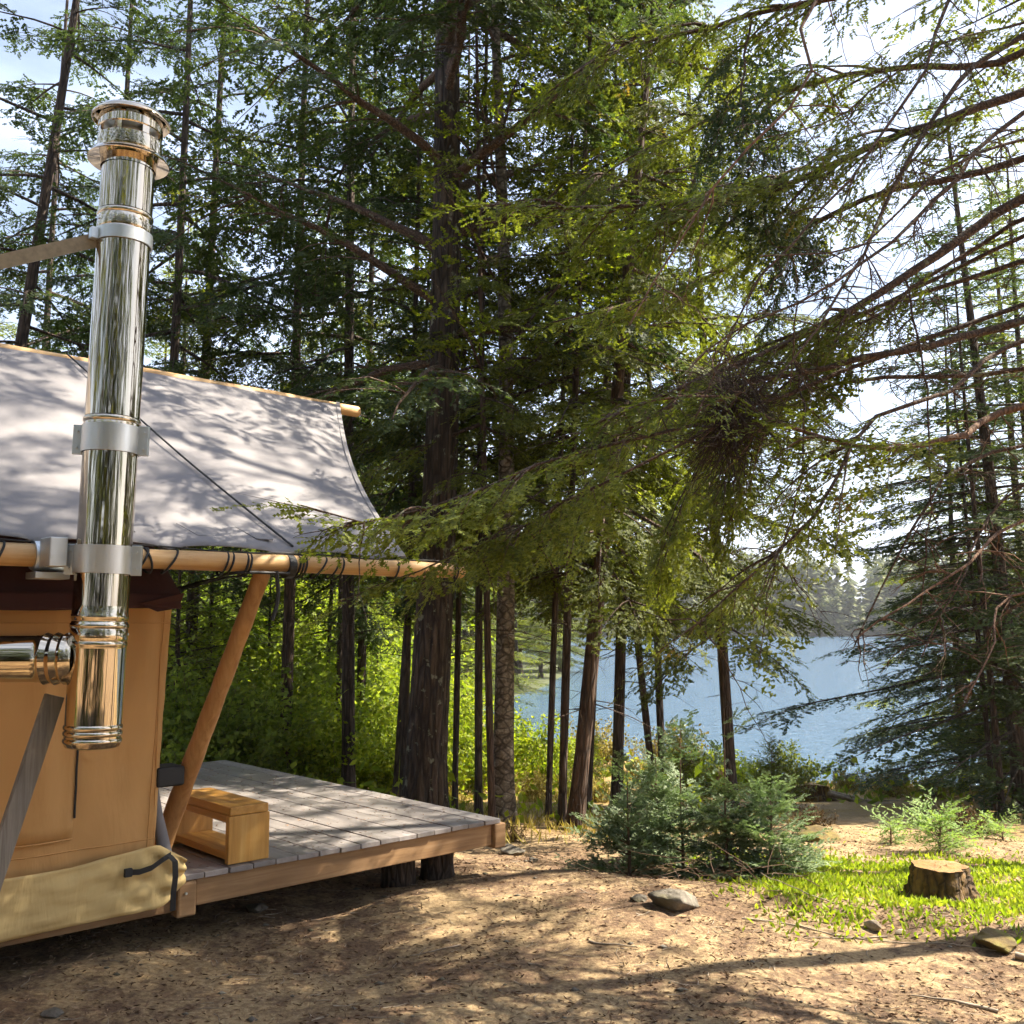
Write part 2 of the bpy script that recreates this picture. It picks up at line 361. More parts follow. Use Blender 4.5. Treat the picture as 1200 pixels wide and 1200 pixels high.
def axis(a, b, step, lo, hi, g=1.13):
    c = list(np.arange(a, b, step)); s = step; x = c[-1]
    while x < hi: s *= g; x += s; c.append(x)
    s = step; x = a; pre = []
    while x > lo: s *= g; x -= s; pre.append(x)
    return np.array(pre[::-1] + c)
gx = axis(-6, 7.5, 0.07, -700, 700); gy = axis(3.0, 12.0, 0.07, -250, 900)
GX, GY = np.meshgrid(gx, gy); GZ = ground(GX, GY)
nx, ny = len(gx), len(gy); ii = np.arange(ny - 1)[:, None] * nx + np.arange(nx - 1)[None]
GF = np.stack([ii, ii + 1, ii + nx + 1, ii + nx], -1).reshape(-1, 4)
m, t, b = nodemat('forest_floor')
wv = coords(t, (1, 1, 1), 'World')
nA = noise(t, wv, 0.9, 6, 0.65); nB = noise(t, wv, 38, 5, 0.7); nC = noise(t, wv, 7, 6, 0.7)
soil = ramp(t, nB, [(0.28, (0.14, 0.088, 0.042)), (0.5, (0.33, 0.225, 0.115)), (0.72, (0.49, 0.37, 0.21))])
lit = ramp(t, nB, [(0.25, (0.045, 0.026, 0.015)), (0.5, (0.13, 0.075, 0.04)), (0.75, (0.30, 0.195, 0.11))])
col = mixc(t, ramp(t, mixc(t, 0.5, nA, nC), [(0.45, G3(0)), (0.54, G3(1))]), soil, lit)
sep = N(t, 'ShaderNodeSeparateXYZ'); t.links.new(wv, sep.inputs[0])
far = N(t, 'ShaderNodeMapRange'); t.links.new(sep.outputs['Y'], far.inputs[0]); far.inputs[1].default_value = 8.5; far.inputs[2].default_value = 14
far2 = N(t, 'ShaderNodeMapRange'); t.links.new(sep.outputs['Y'], far2.inputs[0]); far2.inputs[1].default_value = 24; far2.inputs[2].default_value = 34
mossc = ramp(t, nC, [(0.3, (0.16, 0.10, 0.03)), (0.55, (0.34, 0.22, 0.06)), (0.75, (0.34, 0.30, 0.06))])
col = mixc(t, mixc(t, 1.0, far.outputs[0], ramp(t, nA, [(0.4, G3(0.25)), (0.6, G3(1))]), 'MULTIPLY'), col, mossc)
col = mixc(t, far2.outputs[0], col, ramp(t, nC, [(0.3, (0.035, 0.045, 0.018)), (0.7, (0.10, 0.11, 0.04))]))
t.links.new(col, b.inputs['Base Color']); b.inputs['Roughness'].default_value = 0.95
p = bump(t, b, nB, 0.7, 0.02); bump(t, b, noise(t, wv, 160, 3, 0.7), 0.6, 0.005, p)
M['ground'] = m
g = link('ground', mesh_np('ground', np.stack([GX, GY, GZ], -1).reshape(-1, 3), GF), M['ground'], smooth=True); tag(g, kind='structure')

m, t, b = nodemat('lake_water'); b.inputs['Base Color'].default_value = (0.08, 0.14, 0.21, 1); b.inputs['Roughness'].default_value = 0.06
b.inputs['IOR'].default_value = 1.33
h1 = noise(t, coords(t, (1.0, 2.6, 1), 'World'), 1.3, 4, 0.6, 0.4); h2 = noise(t, coords(t, (0.8, 2.2, 1), 'World'), 6, 3, 0.6)
p = bump(t, b, h1, 0.9, 0.25); bump(t, b, h2, 0.8, 0.06, p)
M['water'] = m
wx = np.linspace(-120, 260, 40); wy = np.linspace(17, 330, 40); WX, WY = np.meshgrid(wx, wy)
ii = np.arange(39)[:, None] * 40 + np.arange(39)[None]
wo = link('lake_water', mesh_np('lake_water', np.stack([WX, WY, np.full_like(WX, WATER_Z)], -1).reshape(-1, 3), np.stack([ii, ii + 1, ii + 41, ii + 40], -1).reshape(-1, 4)), M['water'])
tag(wo, kind='structure')

# ------------------------------------------------------------------ foliage generators
def expand(P0, D, Nn, l, wd, m, R):
    """needle combs: 2*m small triangles on each twiglet"""
    S = unit(np.cross(Nn, D)); k = len(P0); tt = (np.arange(m) + 0.25) / m; out_ = []
    for sg in (-1, 1):
        tj = tt[None] + R.uniform(-0.15, 0.15, (k, m)) / m
        base = P0[:, None] + D[:, None] * (l[:, None] * tj)[..., None]
        nl = wd[:, None] * (1.05 - 0.45 * tt[None]) * R.uniform(0.75, 1.25, (k, m))
        dirn = D[:, None] * 0.6 + sg * S[:, None] * 0.8 + Nn[:, None] * R.uniform(-0.45, 0.35, (k, m))[..., None]
        tip = base + dirn * nl[..., None]
        b2 = base + D[:, None] * ((l / m) * 1.15)[:, None, None]
        out_.append(np.stack([base, tip, b2], 2).reshape(-1, 3))
    V = np.concatenate(out_); return V, np.arange(len(V)).reshape(-1, 3)

def sprays(branches, R, sp1=0.09, twf=0.45, twmax=0.8, sp2=0.055, l2=0.13, wd=0.022, m=4, bare=0.25, droop=0.35, ang=58, wood=False, density=1.0):
    """flat drooping sprays of twigs on each branch polyline"""
    A0, AD, AN, AL = [], [], [], []; wl = []
    for pts in branches:
        pts = np.asarray(pts, float); seg = np.diff(pts, axis=0); sl_ = np.linalg.norm(seg, axis=1); cum = np.concatenate([[0], np.cumsum(sl_)]); L = cum[-1]
        s = np.arange(bare * L, L, sp1); s = s + R.uniform(-0.4, 0.4, len(s)) * sp1; s = np.clip(s, 0, L * 0.999)
        if density < 1: s = s[R.random(len(s)) < density]
        if len(s) == 0: continue
        idx = np.clip(np.searchsorted(cum, s) - 1, 0, len(seg) - 1); f = ((s - cum[idx]) / sl_[idx])[:, None]
        P = pts[idx] + seg[idx] * f; T = unit(seg[idx])
        S = unit(np.cross(T, np.array([0, 0, 1.0])) + 1e-6); Nn = unit(np.cross(S, T))
        side = np.where(np.arange(len(s)) % 2 == 0, 1.0, -1.0)[:, None]
        a = np.radians(ang + R.uniform(-16, 14, len(s)))[:, None]
        D = T * np.cos(a) + S * side * np.sin(a) + Nn * R.uniform(-0.25, 0.3, (len(s), 1)); D[:, 2] -= droop * R.uniform(0.4, 1.2, len(s)); D = unit(D)
        l = np.clip(twf * (L - s) + 0.1, 0.08, twmax) * R.uniform(0.65, 1.2, len(s))
        A0.append(P); AD.append(D); AN.append(unit(Nn + R.uniform(-0.3, 0.3, Nn.shape))); AL.append(l)
        A0.append(pts[-2:-1] * 0.5 + pts[-1:] * 0.5); AD.append(unit(seg[-1:])); AN.append(Nn[-1:]); AL.append(np.array([0.22 + 0.05 * L]))
    P, D, Nn, l = map(np.concatenate, (A0, AD, AN, AL)); Nn = unit(Nn - D * (Nn * D).sum(1, keepdims=True))
    n = np.maximum(1, (l / sp2).astype(int)); rep = np.repeat(np.arange(len(l)), n)
    q = (np.arange(n.sum()) - np.repeat(np.cumsum(n) - n, n)).astype(float); q = (q + 0.6) / n[rep]
    S = unit(np.cross(Nn, D)); side = np.where(R.random(len(rep)) < 0.5, 1.0, -1.0)
    a = np.radians(48 + R.uniform(-15, 15, len(rep)))[:, None]
    dl = D[rep].copy(); dl[:, 2] -= 0.35 * droop * q * 1.5; dl = unit(dl)
    P2 = P[rep] + dl * (l[rep] * q)[:, None]
    D2 = unit(dl * np.cos(a) + S[rep] * side[:, None] * np.sin(a) + Nn[rep] * R.uniform(-0.25, 0.2, (len(rep), 1)))
    L2 = (l2 * (1.05 - 0.7 * q) + 0.025) * R.uniform(0.7, 1.25, len(rep))
    N2 = unit(Nn[rep] + R.uniform(-0.35, 0.35, D2.shape))
    N2 = unit(N2 - D2 * (N2 * D2).sum(1, keepdims=True))
    V1, F1 = expand(P2, D2, N2, L2, np.full(len(L2), wd), m, R)
    if not wood: return V1, F1, None
    # three-sided twig wood
    e = S; g_ = Nn; r = (0.0016 + 0.004 * l)[:, None]; tip = P + D * l[:, None] * 0.95; tip[:, 2] -= 0.12 * droop * l
    ring = [P + (e * math.cos(k) + g_ * math.sin(k)) * r for k in (0, 2.094, 4.189)]
    TV = np.stack(ring + [tip], 1).reshape(-1, 3); o4 = np.arange(len(P))[:, None] * 4
    TF = np.concatenate([o4 + np.array([[0, 1, 3]]), o4 + np.array([[1, 2, 3]]), o4 + np.array([[2, 0, 3]])])
    return V1, F1, (TV, TF)

def limb_line(base, az, el, L, droop, R, n=7, up=0.0, wander=0.05):
    s = np.linspace(0, 1, n); h = L * math.cos(el) * s; z = L * (math.sin(el) * s - droop * s ** 2 + up * s ** 3)
    p = np.stack([base[0] + h * math.cos(az), base[1] + h * math.sin(az), base[2] + z], -1)
    p[1:] += np.cumsum(R.normal(0, wander * L / n, (n - 1, 3)), 0) * np.array([1, 1, 0.6]); return p

def trunk_line(H, R, n=14, bend=0.05):
    s = np.linspace(0, 1, n); p = np.zeros((n, 3)); p[:, 2] = s * H
    p[:, 0] = bend * H * 0.12 * (np.sin(s * 3.0 + R.uniform(0, 6)) - 0) * s; p[:, 1] = bend * H * 0.12 * np.sin(s * 2.5 + R.uniform(0, 6)) * s; return p

def trunk_rad(H, r, n, flare=0.5):
    z = np.linspace(0, H, n); return r * (1 - 0.9 * (z / H) ** 1.1) + r * flare * np.exp(-z / (r * 2.2)) + 0.006

def conifer(seed, H, r, z0, Lmax, nb, sides=10, el=(5, -10), droop=0.22, shape=1.0, dead=10, bare=0.25, foliage=None, low=None, nsub=0):
    """returns trunk mesh (trunk, limbs, dead twigs) and crown mesh, both standing on the origin"""
    R = np.random.default_rng(seed); tl = trunk_line(H, R, 22); tubes = [(tl, trunk_rad(H, r, 22), sides)]
    # finer rings at the base for the flare
    zz = np.array([-0.25, 0.0, 0.08, 0.2, 0.4, 0.8]); brs = []
    tubes[0] = (np.concatenate([np.stack([np.interp(zz, tl[:, 2], tl[:, 0]), np.interp(zz, tl[:, 2], tl[:, 1]), zz], -1), tl[tl[:, 2] > 0.9]]),
                np.concatenate([np.interp(zz, tl[:, 2], r * (1 - 0.9 * (tl[:, 2] / H) ** 1.1)) + r * 0.55 * np.exp(-np.maximum(zz, 0) / (r * 2.4)), (r * (1 - 0.9 * (tl[:, 2] / H) ** 1.1) + 0.005)[tl[:, 2] > 0.9]]), sides)
    for i in range(nb):
        f = (i + R.uniform(0, 1)) / nb; z = z0 + (H - z0) * f ** 1.1
        prof = (1 - ((z - z0) / (H - z0)) ** 1.3) * (0.55 + 0.45 * min(1, (z - z0) / (0.12 * H + 0.01)))
        L = max(0.25, Lmax * prof * R.uniform(0.6, 1.15)); az = i * 2.399 + R.uniform(-0.4, 0.4)
        e = math.radians(R.uniform(-6, 6) + el[1] + (el[0] - el[1]) * f + 25 * f ** 3)
        b0 = [np.interp(z, tl[:, 2], tl[:, 0]), np.interp(z, tl[:, 2], tl[:, 1]), z]
        p = limb_line(b0, az, e, L, droop * R.uniform(0.6, 1.4), R, 7, up=0.08); brs.append(p)
        rb = 0.006 + 0.010 * L; tubes.append((p, np.linspace(rb, 0.003, 7), 4))
        for k in range(nsub):
            j = R.integers(2, 5); a2 = az + R.choice([-1, 1]) * R.uniform(0.5, 0.9)
            q = limb_line(p[j], a2, e * 0.5, L * R.uniform(0.35, 0.55), droop, R, 5); brs.append(q); tubes.append((q, np.linspace(rb * 0.5, 0.002, 5), 3))
    for i in range(dead):
        z = R.uniform(0.35 * z0 + 0.3, z0 + 0.35 * (H - z0)); az = R.uniform(0, 6.283); L = R.uniform(0.3, 0.5 * Lmax + 0.3)
        b0 = [np.interp(z, tl[:, 2], tl[:, 0]), np.interp(z, tl[:, 2], tl[:, 1]), z]
        p = limb_line(b0, az, math.radians(R.uniform(-15, 12)), L, R.uniform(0.05, 0.3), R, 6, wander=0.12); tubes.append((p, np.linspace(0.008, 0.002, 6), 3))
        for k in range(3):
            j = R.integers(1, 5); q = limb_line(p[j], az + R.uniform(-1.2, 1.2), R.uniform(-0.5, 0.3), L * 0.45, 0.2, R, 4, wander=0.15); tubes.append((q, np.linspace(0.004, 0.001, 4), 3))
    TV, TF = join_tubes(tubes)
    kw = dict(bare=bare); kw.update(foliage or {})
    V, F, _ = sprays(brs, R, **kw)
    return mesh_np('trunk', TV, TF), mesh_np('crown', V, F)

def place(name, label, cat, var, X, Y, sxy=1.0, sz=1.0, rz=0.0, lean=(0, 0), group=None, mats=None, sink=0.03, z=None):
    """one tree: an empty at its foot with its own trunk and crown"""
    e = empty(name, (X, Y, (gz(X, Y) if z is None else z) - sink), 0, label, cat, group)
    e.rotation_mode = 'ZYX'; e.rotation_euler = (-lean[1], lean[0], rz); e.scale = (sxy, sxy, sz)
    tm, cm_ = var
    tr = link('trunk', tm, None, e); cr_ = link('crown', cm_, None, e)
    if mats:
        for o, mm in ((tr, mats[0]), (cr_, mats[1])):
            if len(o.data.materials) == 0: o.data.materials.append(mm)
            if o.data.materials[0] != mm:
                o.material_slots[0].link = 'OBJECT'; o.material_slots[0].material = mm
    return e

# ------------------------------------------------------------------ the platform: local x = u (along the ridge), local y = v (away)
AU = math.radians(43.0)
def uvw(u, v, z): return Vector((u * math.cos(AU) - v * math.sin(AU), u * math.sin(AU) + v * math.cos(AU), z))
def base(name, u, v, z, label, cat, group=None): return empty(name, uvw(u, v, z), AU, label, cat, group)
V0, V1_, U1, UT = 5.28, 9.28, 4.80, 2.34      # near edge, far edge, open end, tent front
ZD = 0.39                                     # top of the deck boards

DB = (UT, V0, 0.0)
deck = base('wooden_deck', *DB, 'low wooden deck of weathered grey boards on log feet', 'deck')
R = np.random.default_rng(2)
u = -1.6; pw = 0.1385; shared = None
mbp = MB(); mbp.box((0, 0, -0.03), (pw, 4.03, 0))
pm = None
while u < U1 - 0.05:
    if pm is None:
        o = mbp.build('plank', M['plank'], deck, bevel=0.003); pm = o.data
    else:
        o = link('plank', pm, None, deck); md = o.modifiers.new('bevel', 'BEVEL'); md.width = 0.003; md.segments = 2
    o.location = (u - UT, -0.022 + R.uniform(-0.006, 0.006), ZD + R.uniform(-0.0025, 0.0025)); o.rotation_euler = (0, 0, R.uniform(-0.0008, 0.0008))
    u += pw + 0.0065 + R.uniform(-0.001, 0.002)
UE = u - 0.006
def rimbox(a, b, name, mat=M['rim'], bev=0.006, par=None):
    k = MB(DB); k.box(a, b); return k.build(name, mat, par or deck, bevel=bev)
rimbox((2.575, V0, 0.215), (UE - 0.06, V0 + 0.038, ZD - 0.032), 'rim_board')
rimbox((-1.6, V0, 0.205), (2.445, V0 + 0.038, ZD - 0.032), 'rim_board')
rimbox((2.455, V0 - 0.035, 0.175), (2.565, V0 + 0.05, ZD - 0.034), 'joint_block', M['rim'], 0.012)
rimbox((UE - 0.055, V0 - 0.03, 0.195), (UE + 0.045, V0 + 0.06, ZD - 0.0315), 'joint_block', M['rim'], 0.008)
rimbox((UE - 0.038, V0 + 0.065, 0.215), (UE, V1_, ZD - 0.033), 'rim_board')
rimbox((-1.6, V1_ - 0.04, 0.215), (UE - 0.04, V1_, ZD - 0.033), 'rim_board')
for vv in (6.1, 6.9, 7.7, 8.5): rimbox((-1.6, vv, 0.215), (UE - 0.04, vv + 0.038, ZD - 0.034), 'joist')
kb = MB(DB); kb.tube([(2.50, V0 - 0.045, 0.30), (2.50, V0 - 0.03, 0.30)], 0.007, 8); kb.build('bolt', M['galv'], deck)
# log feet
def log_foot(u, v, r, ztop, seed):
    R2 = np.random.default_rng(seed); p = uvw(u, v, 0); zb = gz(p.x, p.y) - 0.1; k = MB(DB); n = 18; pr = []
    zs = np.linspace(zb, ztop, 7); vs = []
    ph = R2.uniform(0.9, 1.1, n)
    for z in zs:
        f = 1 + 0.12 * max(0, 1 - (z - zb) / 0.2)
        for q in range(n):
            rr = r * f * (ph[q] * 0.5 + 0.5) * R2.uniform(0.96, 1.04); vs.append((u + rr * math.cos(q * 6.2832 / n), v + rr * math.sin(q * 6.2832 / n), z))
    fs = [(i * n + q, i * n + (q + 1) % n, (i + 1) * n + (q + 1) % n, (i + 1) * n + q) for i in range(6) for q in range(n)] + [tuple(range(6 * n, 7 * n))]
    k.add(vs, fs); k.build('log_foot', M['log'], deck, smooth=True)
for i, (u_, v_, r_) in enumerate([(4.19, 5.62, .115), (4.51, 5.60, .11), (2.6, 6.3, .12), (0.9, 5.8, .12), (4.3, 7.4, .12), (4.4, 9.0, .11), (2.6, 8.4, .12)]):
    log_foot(u_, v_, r_, 0.214 if v_ < 6 or v_ > 8.6 else 0.214, 40 + i)

# ------------------------------------------------------------------ the step bench
BB = (2.77, 5.30, ZD + 0.003)
bench = base('step_bench', *BB, 'small honey coloured wooden step bench standing on the deck edge', 'bench')
def bbox(a, b, name, mat, bev=0.004):
    k = MB(); k.box(a, b); return k.build(name, mat, bench, bevel=bev)
bbox((0.0, 0.0, 0), (0.255, 0.042, 0.262), 'end_panel', M['benchend'])
bbox((0.0, 0.70, 0), (0.255, 0.742, 0.262), 'end_panel', M['benchend'])
bbox((0.008, 0.006, 0.2635), (0.25, 0.736, 0.312), 'seat', M['bench'], 0.006)
bbox((0.012, 0.044, 0.018), (0.245, 0.698, 0.058), 'lower_shelf', M['bench'])
bbox((0.012, 0.044, 0.222), (0.032, 0.698, 0.262), 'apron', M['bench'])

# ------------------------------------------------------------------ the tent
TB = (UT, V0, ZD)
tent = base('canvas_tent', *TB, 'tan canvas wall tent with grey fly stretched over peeled log poles', 'tent')
VR, ZR = 7.28, 3.64           # ridge
VE, ZE = 4.78, 2.045          # eave pole axis
PR = 0.052
R = np.random.default_rng(8)
def pole(name, a, b, r0, r1, mat, n=30, parent=tent, wobble=0.006):
    a = Vector(a); b = Vector(b); k = MB(TB)
    pts = []; rad = []
    ph = R.uniform(0, 6)
    for i in range(n):
        f = i / (n - 1); p = a.lerp(b, f); p += Vector((0, 0, 1)) * wobble * math.sin(f * 7 + ph) + Vector((0.3, 1, 0)) * wobble * math.cos(f * 9 + ph)
        pts.append(p); rad.append((r0 + (r1 - r0) * f) * (1 + 0.035 * math.sin(f * 41 + ph) + R.uniform(-0.012, 0.012)))
    rad[0] *= 0.82; rad[-1] *= 0.82; pts[-1] = pts[-2].lerp(pts[-1], 0.25) if False else pts[-1]
    d = (b - a).normalized()
    pts = [pts[0]] + [pts[0] + d * 0.014] + pts[1:-1] + [pts[-1] - d * 0.014] + [pts[-1]]
    rad = [rad[0]] + [rad[1]] + rad[1:-1] + [rad[-2]] + [rad[-1]]
    k.tube(pts, rad, 18); return k.build(name, mat, parent, smooth=True)
pole('eave_pole', (-2.4, VE, ZE - 0.01), (4.03, VE, ZE + 0.012), 0.058, 0.047, M['pole'], 44)
pole('ridge_pole', (-2.4, VR, ZR - 0.07), (4.93, VR, ZR - 0.045), 0.06, 0.05, M['pole'], 44)
pole('eave_pole', (-2.4, 9.78, ZE), (4.03, 9.78, ZE), 0.058, 0.047, M['pole'], 30)
pole('brace_pole', (2.49, 5.62, ZD), (2.66, VE + 0.02, ZE - 0.03), 0.056, 0.044, M['brace'], 26)
pole('brace_pole', (2.49, 8.94, ZD), (2.66, 9.76, ZE - 0.03), 0.056, 0.044, M['brace'], 26)
pole('ridge_post', (2.42, VR, ZD), (2.42, VR, ZR - 0.13), 0.056, 0.05, M['brace'], 20)

# fly sheet: near slope with a hollow free edge, hanging a little between ridge and eave
def fly(sign):
    nu, ns = 150, 46; vs = np.zeros((ns, nu, 3)); s = np.linspace(0, 1, ns)[:, None]; a = np.linspace(0, 1, nu)[None]
    ue = 4.73 - 1.12 * s - 0.09 * np.sin(math.pi * s); uu = -2.3 + (ue + 2.3) * a
    dv = (VR - VE) - 0.02; vv = VR - dv * s
    zz = ZR + (ZE + PR + 0.022 - ZR) * s - 0.075 * np.sin(math.pi * s) * (0.7 + 0.3 * np.sin(uu * 1.7))
    zz = zz + 0.010 * wob(uu * 0.5, vv, 21, 0.9) * np.sin(math.pi * s) + 0.007 * wob(uu, vv * 0.3, 22, 0.33) * np.clip(np.sin(math.pi * s) + 0.15, 0, 1)
    # creases that run to the lacing points
    for c in np.arange(-2.2, 3.9, 0.62):
        zz = zz - 0.012 * np.exp(-((uu - c - 0.10 * (1 - s)) / 0.05) ** 2) * np.clip(s * 3 - 2, 0, 1)
    zz = zz + 0.018 * np.abs(np.sin((uu + 2.2) / 0.62 * math.pi)) * np.clip(s * 8 - 7, 0, 1)
    if sign < 0: vv = 2 * VR - vv
    vs[..., 0] = uu - TB[0]; vs[..., 1] = vv + 0 * uu - TB[1]; vs[..., 2] = zz - TB[2]
    ii = np.arange(ns - 1)[:, None] * nu + np.arange(nu - 1)[None]; F = np.stack([ii, ii + 1, ii + nu + 1, ii + nu], -1).reshape(-1, 4)
    if sign > 0: F = F[:, ::-1]
    o = link('fly_sheet', mesh_np('fly_sheet', vs.reshape(-1, 3), F), M['fly'], tent, True)
    md = o.modifiers.new('solid', 'SOLIDIFY'); md.thickness = 0.004; md.offset = 0
    return o
f1 = fly(1); f2 = fly(-1)
# hem along the free edge and patches sewn above the eave
def flypt(u, s, lift=0.006):
    v = VR - (VR - VE - 0.02) * s; z = ZR + (ZE + PR + 0.022 - ZR) * s - 0.075 * math.sin(math.pi * s) * (0.7 + 0.3 * math.sin(u * 1.7))
    return Vector((u, v, z + lift))
k = MB(TB)
for i in range(40):
    s0, s1 = i / 40, (i + 1) / 40
    e0 = 4.73 - 1.12 * s0 - 0.09 * math.sin(math.pi * s0); e1 = 4.73 - 1.12 * s1 - 0.09 * math.sin(math.pi * s1)
    k.add([flypt(e0 - 0.035, s0), flypt(e0 + 0.003, s0), flypt(e1 + 0.003, s1), flypt(e1 - 0.035, s1)], [(0, 1, 2, 3)])
k.build('hem', M['fly'], f1, solid=0.004)
for uc in (-0.6, 0.6, 1.85, 2.28, 2.62, 3.2):
    k = MB(TB); k.add([flypt(uc, 0.9, 0.004), flypt(uc + 0.10, 0.9, 0.004), flypt(uc + 0.16, 0.955, 0.012), flypt(uc + 0.06, 0.955, 0.012)], [(0, 1, 2, 3)]); k.build('patch', M['fly'], f1, solid=0.006)
# guy rope lying over the fly
def rope(pts, r=0.006, name='cord', par=tent, sub=8, mat=None, sag=0.0):
    pts = [Vector(p) for p in pts]; out_ = []
    for i in range(len(pts) - 1):
        p0 = pts[max(i - 1, 0)]; p1 = pts[i]; p2 = pts[i + 1]; p3 = pts[min(i + 2, len(pts) - 1)]
        for q in range(sub):
            t_ = q / sub; out_.append(0.5 * ((2 * p1) + (p2 - p0) * t_ + (2 * p0 - 5 * p1 + 4 * p2 - p3) * t_ ** 2 + (3 * p1 - p0 - 3 * p2 + p3) * t_ ** 3) - Vector((0, 0, sag * math.sin(math.pi * t_))))
    out_.append(pts[-1]); k = MB(TB); k.tube(out_, r, 6); return k.build(name, mat or M['rope'], par, smooth=True)
rope([flypt(2.42, 0.02, 0.03), flypt(2.55, 0.3, 0.035), flypt(2.68, 0.62, 0.035), flypt(2.86, 0.985, 0.02)], 0.006, 'guy_rope', sub=14)
# lacing round the eave pole
def loop(u, r=PR + 0.008, th=0.006, tilt=0.02, turns=1, name='lacing', pull=0.0):
    pts = []
    for i in range(25 * turns):
        q = i / 24 * 2 * math.pi; pts.append((u + tilt * i / 24 + tilt * 0.8 * math.sin(q), VE + r * math.cos(q), ZE + r * math.sin(q)))
    k = MB(TB); k.tube(pts, th, 6); return k.build(name, M['rope'], tent, smooth=True)
for (uu, tl, tn) in ((0.95, .03, 2), (1.02, -.05, 1), (1.32, .04, 1), (1.96, .05, 1), (2.03, -.03, 1), (2.10, .06, 1), (2.40, .03, 2), (2.52, .02, 2), (2.83, .02, 3), (2.95, .07, 1), (3.05, .05, 1), (3.10, .03, 1), (3.48, .03, 1), (3.92, .02, 2)): loop(uu, tilt=tl, turns=tn)
k = MB(TB)
k.lathe([(PR + 0.011, -0.022), (PR + 0.013, -0.018), (PR + 0.013, 0.018), (PR + 0.011, 0.022)], (2.80, VE, ZE), 20, Matrix.Rotation(math.pi / 2, 4, 'Y')); k.build('strap_wrap', M['strap'], tent)
# cords along the hem, tie cords from the inner roof corner to the pole
rope([(-2.3, VE - 0.02, ZE + PR + 0.016)] + [(x, VE - 0.02 + 0.008 * math.sin(x * 9), ZE + PR + 0.014 + 0.006 * math.sin(x * 7)) for x in np.arange(-2.0, 3.9, 0.2)] + [(3.92, VE - 0.01, ZE + PR + 0.012)], 0.0045, 'hem_cord', sub=4)
IC = Vector((2.37, 5.19, 1.93))
for i, ue in enumerate((2.40, 2.45, 2.52, 2.55, 2.62, 2.80)):
    rope([IC + Vector((0.01 * i, -0.01 * i, 0.004 * i)), IC.lerp(Vector((ue, VE + 0.04, ZE - PR)), 0.5) + Vector((0, 0, -0.03 + 0.012 * i)), (ue, VE + 0.03, ZE - PR - 0.006)], 0.004, 'tie_cord')
rope([(2.70, VE - PR, ZE - 0.03), (2.715, VE - 0.05, ZE - 0.14), (2.71, VE - 0.05, ZE - 0.20), (2.685, VE - 0.05, ZE - 0.29)], 0.011, 'hanging_strap', mat=M['strap'])
rope([(2.44, VE + 0.02, ZE - PR), (2.55, VE - 0.045, ZE - PR + 0.01), (2.78, VE - 0.05, ZE - PR + 0.01)], 0.009, 'lashing', mat=M['strap'])
rope([(3.92, VE - PR - .01, ZE), (3.925, VE - PR - .012, ZE - 0.08), (3.92, VE - PR - .012, ZE - 0.16)], 0.004, 'hanging_cord')

# tent body: side walls with soft vertical folds, gables, inner roof
def sheet(name, fn, nu, ns, mat, par=tent, solid=0.004, smooth=True, flip=False):
    P = np.array([[fn(i / (nu - 1), j / (ns - 1)) for i in range(nu)] for j in range(ns)], float) - np.array(TB)
    ii = np.arange(ns - 1)[:, None] * nu + np.arange(nu - 1)[None]; F = np.stack([ii, ii + 1, ii + nu + 1, ii + nu], -1).reshape(-1, 4)
    o = link(name, mesh_np(name, P.reshape(-1, 3), F if not flip else F[:, ::-1]), mat, par, smooth)
    if solid: md = o.modifiers.new('solid', 'SOLIDIFY'); md.thickness = solid; md.offset = 0
    return o
ZW = 1.90
def wallfn(a, s):
    u = -2.2 + (UT + 2.2 + 0.06 * s) * a; z = ZD + 0.02 + (ZW - ZD) * s
    fold = 0.018 * float(wob(np.array(u), np.array(z * 0.16), 31, 0.30)) + 0.006 * float(wob(np.array(u), np.array(z), 33, 0.16)) + 0.012 * float(wob(np.array(u * 0.6), np.array(z), 32, 0.9))
    fold += -0.012 * math.exp(-((u - 1.78) / 0.03) ** 2) * s - 0.01 * math.exp(-((u - 1.2) / 0.04) ** 2)
    return (u, V0 + 0.03 + fold * min(1, s * 6 + 0.3), z)
wall = sheet('side_wall', wallfn, 170, 30, M['canvas'])
sheet('side_wall', lambda a, s: (-2.2 + (UT + 2.2) * a, 9.25, ZD + 0.02 + (ZW - ZD) * s), 10, 4, M['canvas'])
def gable(u):
    k = MB(TB); k.add([(u, V0 + 0.03, ZD + .02), (u, 9.25, ZD + .02), (u, 9.25, ZW + .02), (u, VR, ZR - 0.22), (u, V0 + 0.03, ZW + .02)], [(0, 1, 2, 3, 4)]); return k.build('gable_wall', M['canvas'], tent, solid=0.004)
gable(UT); gable(-2.2)
def inroof(sg):
    def f(a, s):
        u = -2.3 + (UT + 0.04 + 2.3) * a; d = 2.13 * s
        v = 5.15 + d if sg > 0 else 9.41 - d
        return (u, v, ZW - 0.03 + (ZR - 0.18 - ZW + 0.03) * s + 0.008 * math.sin(u * 11) * (1 - s))
    return f
sheet('inner_roof', inroof(1), 60, 8, M['maroon']); sheet('inner_roof', inroof(-1), 12, 8, M['maroon'])
# valance hanging from the inner roof edge, folded at the corner
def valfn(a, s):
    u = -2.3 + (UT + 0.02 + 2.3) * a; z = 1.895 - 0.085 * s * (1 + 0.10 * math.sin(u * 5.0))
    return (u, 5.145 + 0.012 * math.sin(u * 13) * s - 0.02 * s, z)
sheet('valance', valfn, 90, 6, M['maroon'])
k = MB(TB); k.add([(UT - 0.22, 5.11, 1.84), (UT + 0.025, 5.10, 1.90), (UT + 0.02, 5.16, 1.82), (UT - 0.12, 5.10, 1.80)], [(0, 1, 2, 3)]); k.build('valance_fold', M['maroon'], tent, solid=0.006)
